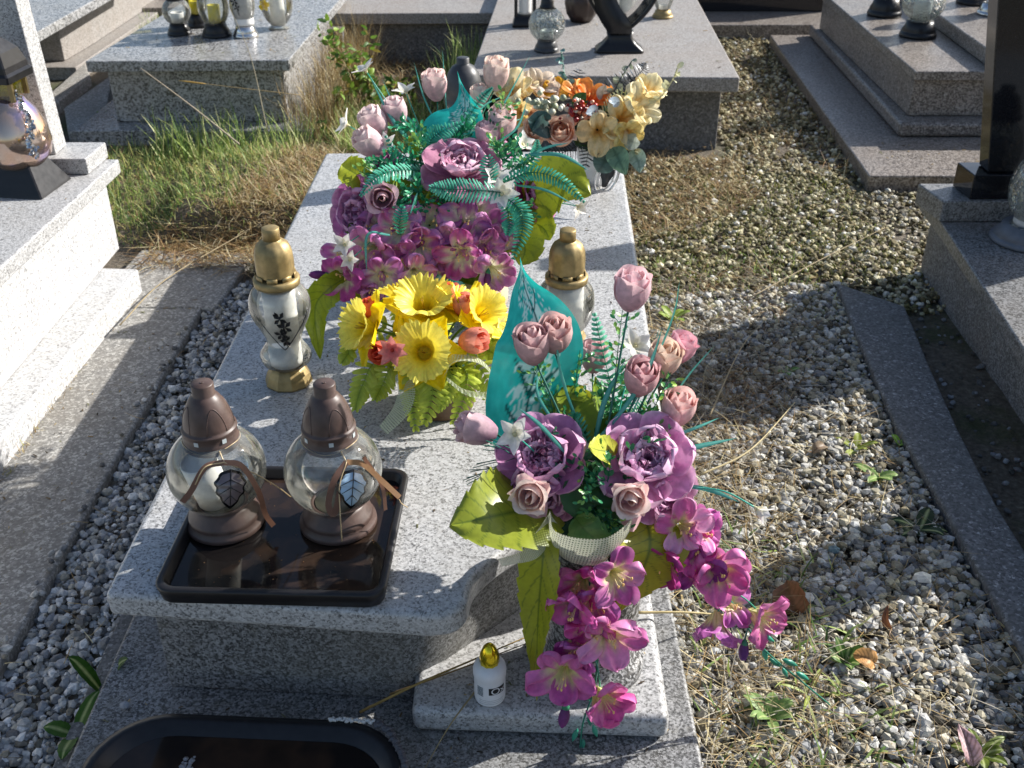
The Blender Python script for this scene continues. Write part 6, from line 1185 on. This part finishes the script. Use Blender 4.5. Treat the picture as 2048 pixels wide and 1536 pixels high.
for i, (px, py, y, r, dx, b_, e_) in enumerate([(1178, 205, 3.2, .065, (.2, -.4, 1), '#e87a28', '#f8a850'), (1155, 190, 3.25, .05, (-.1, -.3, 1), '#ea9440', '#f8bc6c'), (1115, 182, 3.3, .05, (-.2, -.3, 1), '#e0a020', '#f0c040'), (1030, 195, 3.25, .07, (-.4, -.5, .8), '#f0dca0', '#f8ecc8'), (1045, 182, 3.3, .06, (0, -.3, 1), '#ecd890', '#f6ecc8'), (1075, 178, 3.3, .06, (0, -.3, 1), '#e8d4b0', '#f4e6d8'), (1088, 190, 3.28, .05, (.2, -.4, .9), '#e4c8b0', '#f2e0d0'), (1010, 175, 3.3, .06, (-.7, -.3, .8), '#e6cc80', '#f4e4b0'),
        (1245, 240, 3.12, .075, (.3, -.8, .3), '#f2dc98', '#faeec4'), (1270, 218, 3.14, .07, (.5, -.6, .5), '#f2de9c', '#fbf0c8'), (1198, 262, 3.08, .065, (.1, -1, .2), '#eec88c', '#f8e8b8'), (1295, 185, 3.2, .055, (.5, -.5, .7), '#f2da90', '#fbeec0'), (1255, 265, 3.08, .05, (.2, -1, -.3), '#e8cc78', '#f4e2a0'), (1038, 225, 3.2, .05, (-.5, -.8, .3), '#e8c870', '#f2dca0')]):
    glad(B, Y(px, py, y), dx, r, seed=i + 90, a='#e8c070' if i not in (0, 1) else '#d86018', b=b_, e=e_, stam=False, name='orange_blossom' if i in (0, 1) else 'cream_blossom', n=5)
m = MB(); rng = random.Random(9)
for i in range(90):
    p = Y(rng.gauss(1160, 16), rng.gauss(225, 16), 3.12 + rng.uniform(-.04, .04)); s = rng.uniform(.004, .010); cc = hexc(rng.choice(['#b02014', '#8e1420', '#d8603a', '#e0a080', '#6a0f18', '#d8ccb8'])); lathe(m, [(0, -s), (s * .8, -s * .5), (s, 0), (s * .8, s * .5), (0, s)], p, 8, cc)
m.build('berry_cluster', vcol('berry', .25, 0, .5), B)
m = MB()
for i in range(60):
    p = Y(rng.gauss(1092, 16), rng.gauss(212, 12), 3.14 + rng.uniform(-.04, .04)); s = rng.uniform(.006, .012); cc = hexc(rng.choice(['#c8c8b0', '#a8ac90', '#dcdccc', '#8c9478'])); lathe(m, [(0, -s), (s * .8, -s * .5), (s, 0), (s * .6, s * .7), (0, s)], p, 8, cc)
m.build('cream_berry_cluster', vcol('cream_berry', .4, 0, .4), B)
for i, (pts, wd) in enumerate([([(1160, 200, 3.25), (1155, 170, 3.28), (1160, 138, 3.32)], .13), ([(1220, 200, 3.22), (1245, 170, 3.25), (1262, 150, 3.28)], .12), ([(1190, 265, 3.1), (1178, 300, 3.06), (1170, 340, 3.04)], .085), ([(1140, 300, 3.1), (1110, 310, 3.08), (1075, 325, 3.06)], .11), ([(1265, 160, 3.25), (1285, 140, 3.28), (1290, 125, 3.3)], .07)]):
    fern(B, [fb.lerp(Y(*pts[0]), .5)] + [Y(*q) for q in pts], wd, 17, '#23282a', '#dde0e2', seed=i + 120, up=(0, -1, .2), fat=.30, stripe='#3a4042', name='striped_frond')
for i, (pts, wd) in enumerate([([(1215, 215, 3.2), (1240, 195, 3.2), (1275, 190, 3.2)], .09), ([(1200, 230, 3.15), (1225, 210, 3.15), (1245, 180, 3.18)], .07)]):
    fern(B, [Y(*q) for q in pts], wd, 10, '#b8c480', '#e6ecb8', seed=i + 130, up=(0, -1, .2), fat=.28, name='pale_frond')
for i, (pts, wd, cc, v_) in enumerate([([(1085, 255, 3.1), (1075, 245, 3.06), (1055, 240, 3.04)], .08, '#3a5a58', '#1c3030'), ([(1100, 250, 3.08), (1085, 255, 3.05), (1065, 262, 3.03)], .07, '#35504c', '#1c3030'), ([(1165, 215, 3.16), (1160, 200, 3.14), (1172, 185, 3.14)], .05, '#2f5a28', '#1c3010'), ([(1250, 275, 3.08), (1268, 285, 3.05), (1280, 287, 3.03)], .05, '#c2cabc', '#8c9888'), ([(1225, 295, 3.05), (1238, 320, 3.0), (1252, 350, 2.98)], .065, '#6a8a70', '#3c5a48'), ([(1262, 300, 3.06), (1275, 320, 3.03), (1280, 345, 3.0)], .055, '#93a898', '#5c7464'), ([(1185, 265, 3.1), (1160, 280, 3.08), (1150, 290, 3.06)], .06, '#2f5030', '#1c3010'),
        ([(1195, 225, 3.1), (1185, 222, 3.08), (1172, 228, 3.06)], .035, '#b8c8d4', '#8898a8'), ([(1215, 200, 3.2), (1205, 185, 3.2), (1212, 170, 3.2)], .04, '#b8b8a8', '#888878'), ([(1215, 310, 3.06), (1205, 330, 3.04), (1195, 345, 3.04)], .07, '#58706a', '#384c48'), ([(1240, 205, 3.1), (1225, 204, 3.08), (1222, 207, 3.06)], .03, '#b8c8d4', '#8898a8')]):
    leaf(B, [Y(*q) for q in pts], wd, up=(0, -1, .3), c=cc, vein=v_, seed=i + 40, nu=20, nv=8)
for pts, cc in [([(1240, 270, 3.1), (1262, 285, 3.08), (1272, 300, 3.05)], '#8a7a5a'), ([(1285, 215, 3.15), (1320, 195, 3.15), (1345, 160, 3.15), (1355, 135, 3.15)], '#c8c4a0'), ([(1150, 200, 3.25), (1130, 150, 3.3), (1122, 100, 3.35)], '#4c6a60'), ([(1215, 210, 3.2), (1240, 160, 3.2), (1265, 120, 3.2)], '#3a4a48')]:
    m = MB(); P = cr([Y(*q) for q in pts], 12); tube(m, P, .002, 5, hexc(cc)); o = m.build('twig', M_stem, B); k = MB(); rng = random.Random(len(pts))
    for i in range(3, 13): petal(k, orient((rng.uniform(-1, 1), -.6, rng.uniform(-.2, 1))), P[i], rng.random() * 6, .022, .016, .7, 1.2, c0=hexc(cc), c1=mix(hexc(cc), hexc('#dfe6c0' if cc != '#4c6a60' else '#8fc4bc'), .6), seed=i, nu=4, nv=3)
    k.build('small_leaf', M_leafpl, o)

# ================================================================ WEEDS AND DEAD LEAVES
def weed(p, label, n, L, Wd, c, serr=6, el=35, seed=0, cat='weed', name='weed_plant', up=.8):
    rng = random.Random(seed); g = thing(name, label, cat, tuple(p)); p = Vector(p)
    for i in range(n):
        a = i * 6.283 / n + rng.uniform(-.3, .3); e = R(el + rng.uniform(-15, 15)); l = L * rng.uniform(.7, 1.15); d = Vector((math.cos(a) * math.cos(e), math.sin(a) * math.cos(e), math.sin(e)))
        leaf(g, [p, p + d * l * .4, p + d * l * .75 + Vector((0, 0, -l * .05)), p + d * l - Vector((0, 0, l * .18))], Wd * rng.uniform(.8, 1.2), up=(0, -.1, 1), c=c, vein='#c2cc8a', serr=serr, seed=i + seed, nu=16, nv=6, mat=M_weed)
    return g
weed(Z(1712, 900, .01), 'dandelion with yellowing leaves on the gravel, upper one right of the pink rosebuds', 5, .062, .02, '#8f9a34', 6, 30, 1)
weed(Z(1800, 890, .01), 'two leaf seedling beside the kerb at right', 3, .038, .02, '#8ab83a', 0, 35, 2)
weed(Z(1755, 955, .01), 'toothed pale green weed growing against the kerb below the seedling', 5, .06, .026, '#7f9c54', 6, 25, 3)
weed(Z(1840, 1060, .01), 'dark broad leaved weed in the shade beside the kerb', 5, .07, .034, '#1f3818', 4, 25, 4)
weed(Z(1690, 1325, .01), 'small glossy green plant beside the tan dead leaf', 7, .055, .022, '#4f7030', 0, 50, 5)
weed(Z(1540, 1435, .01), 'grey green rosette weed at the bottom right of the base', 9, .065, .022, '#7d9a58', 0, 35, 6)
weed(Z(1620, 1390, .01), 'thin bladed green weed between gravel and hanging green stem', 6, .10, .008, '#8c9840', 0, 20, 7)
weed(Z(1960, 1510, .01), 'mossy green weed in the bottom right corner', 8, .06, .02, '#5c6c1c', 5, 25, 8)
weed(Z(1345, 640, .01), 'yellow green weed against the right side of the slab', 6, .07, .024, '#8ca43c', 5, 35, 12)
weed(Z(1575, 745, .01), 'tiny green weed in the shaded gravel', 4, .04, .016, '#5c8444', 0, 30, 13)
weed(Z(150, 1470, .01), 'broad leaved weed at the bottom left corner beside the basin', 4, .085, .036, '#40661c', 5, 30, 9)
weed(Z(205, 1385, .01), 'shaded upright weed with big leaves growing from the gap left of the base', 2, .13, .04, '#33581c', 5, 62, 10)
weed(Z(205, 235, .03), 'small weed in the paving crack by the back left grave', 4, .05, .02, '#6c8c34', 0, 50, 14)
# leafy bush top centre
g = thing('leafy_weed_bush', 'leafy green and reddish weed bush right of the back left grave', 'weed', tuple(Z(740, 215, .0)))
rng = random.Random(12); base = Z(740, 215, .0); m = MB(); lf = MB()
for i in range(16):
    e = Y(rng.uniform(640, 820), rng.uniform(45, 200), 5.0 + rng.uniform(-.25, .25)); P = cr([base + Vector((rng.uniform(-.1, .1), rng.uniform(-.1, .1), 0)), base.lerp(e, .5) + Vector((0, 0, .05)), e], 12); tube(m, P, [.0035 * (1 - .7 * q / 12) for q in range(13)], 5, hexc('#6a5434'))
    for k in range(3, 13):
        for s in range(2):
            d = Vector((rng.uniform(-1, 1), rng.uniform(-1, .6), rng.uniform(-.3, .8))).normalized(); cc = hexc(rng.choice(['#55782c', '#7fa03c', '#44642a', '#8ea84a', '#6c8a3a', '#9a8a44'])); q0 = P[k] + d * .015
            petal(lf, orient(d, rng.random() * 6), q0, 0, rng.uniform(.025, .045), rng.uniform(.016, .026), .2, .7, .2, .05, 2, 1, cc, cc * 1.15, None, nu=4, nv=3, seed=i * 20 + k, tip=.5)
so = m.build('stem', M_stem, g); o = lf.build('foliage', M_weed, g)
g = thing('leafy_weed_bush', 'low brownish green weeds in front of the leafy bush, behind the white rosebuds', 'weed', tuple(Z(770, 260, 0))); base = Z(770, 250, 0); m = MB(); lf = MB()
for i in range(20):
    b0 = Z(rng.uniform(660, 860), rng.uniform(190, 290), 0); e = b0 + Vector((rng.uniform(-.1, .1), rng.uniform(-.1, .1), rng.uniform(.06, .16))); P = cr([b0, b0.lerp(e, .5), e], 6); tube(m, P, .002, 4, hexc('#6a5434'))
    for k in range(1, 7):
        for s in range(3):
            d = Vector((rng.uniform(-1, 1), rng.uniform(-1, .6), rng.uniform(-.3, .8))).normalized(); cc = hexc(rng.choice(['#55782c', '#6c7a3c', '#44542a', '#8e984a', '#8a7a44']))
            petal(lf, orient(d, rng.random() * 6), P[k], 0, rng.uniform(.02, .04), rng.uniform(.012, .022), .2, .7, .2, .05, 2, 1, cc, cc * 1.15, None, nu=4, nv=3, seed=i * 20 + k, tip=.5)
m.build('stem', M_stem, g); lf.build('foliage', M_weed, g)
def dead(p, L, Wd, c, label, d=(1, .3, .1), up=(0, -.3, 1), seed=0):
    p = Vector(p); d = Vector(d).normalized(); g = thing('dead_leaf', label, 'dead leaf', tuple(p)); u = Vector(up).normalized()
    leaf(g, [p - d * L * .5, p - d * L * .2 + u * .012, p + d * L * .2 + u * .010, p + d * L * .5], Wd, up=up, c=c, vein='#6a4a2c', serr=5, fold=.45, wave=.09, seed=seed, nu=24, nv=10, mat=M_weed, name='blade'); m = MB(); tube(m, cr([p - d * L * .5, p - d * L * .8 + u * .01, p - d * L * 1.0], 6), .0012, 5, hexc('#8a6a44')); m.build('leaf_stalk', M_stem, g)
dead(Z(1585, 1195, .03), .075, .075, '#8a5f44', 'curled brown dead leaf on the shaded gravel right of the pink trumpet flower', (-.2, .8, .5), (-.5, -.6, .6), 1)
dead(Z(1728, 1318, .03), .042, .04, '#e0ab6e', 'pale orange tan dead leaf fragment on the sunny gravel', (-.9, .3, .2), (0, -.6, .9), 2)
dead(Z(1932, 1490, .03), .075, .035, '#c8a4a8', 'pinkish white dry toothed leaf in the bottom right corner', (-.1, .9, .4), (0, -.8, .6), 3)
dead(Z(1640, 900, .02), .05, .03, '#9a8872', 'dull grey brown dead leaf between the dandelion and the straws', (.8, .4, 0), (0, -.3, 1), 4)
dead(Z(1780, 1235, .03), .05, .02, '#7a4c34', 'reddish brown curled leaf piece above the tan fragment', (.1, .9, .3), (-.8, -.4, .4), 5)
def pebble(p, s, label, c='#cfcac0', seed=0):
    rng = random.Random(seed); m = MB(); v = [Vector(q) * s * rng.uniform(.8, 1.15) for q in ICO.tolist()]; v = [Vector((q.x, q.y * .8, q.z * .6)) + Vector(p) for q in v]; m.add(v, [tuple(int(i) for i in f) for f in IF], hexc(c)); o = m.build('pebble', M_stone, smooth=False); tag(o, label, 'stone', 'loose larger stones')
pebble(Z(230, 606, .035), .014, 'single pale pebble lying at the joint of the concrete path', '#c8c2b0', 1)
pebble(Z(1668, 1100, .02), .015, 'smooth blue grey pebble in the shaded gravel', '#6a8088', 2)
pebble(Z(1845, 1155, .02), .024, 'largest pale stone on the sunlit gravel at lower right', '#dcd6ca', 3)
pebble(Z(250, 1410, .088), .012, 'small grey stone on the left corner of the dark base', '#9a9ca0', 4)
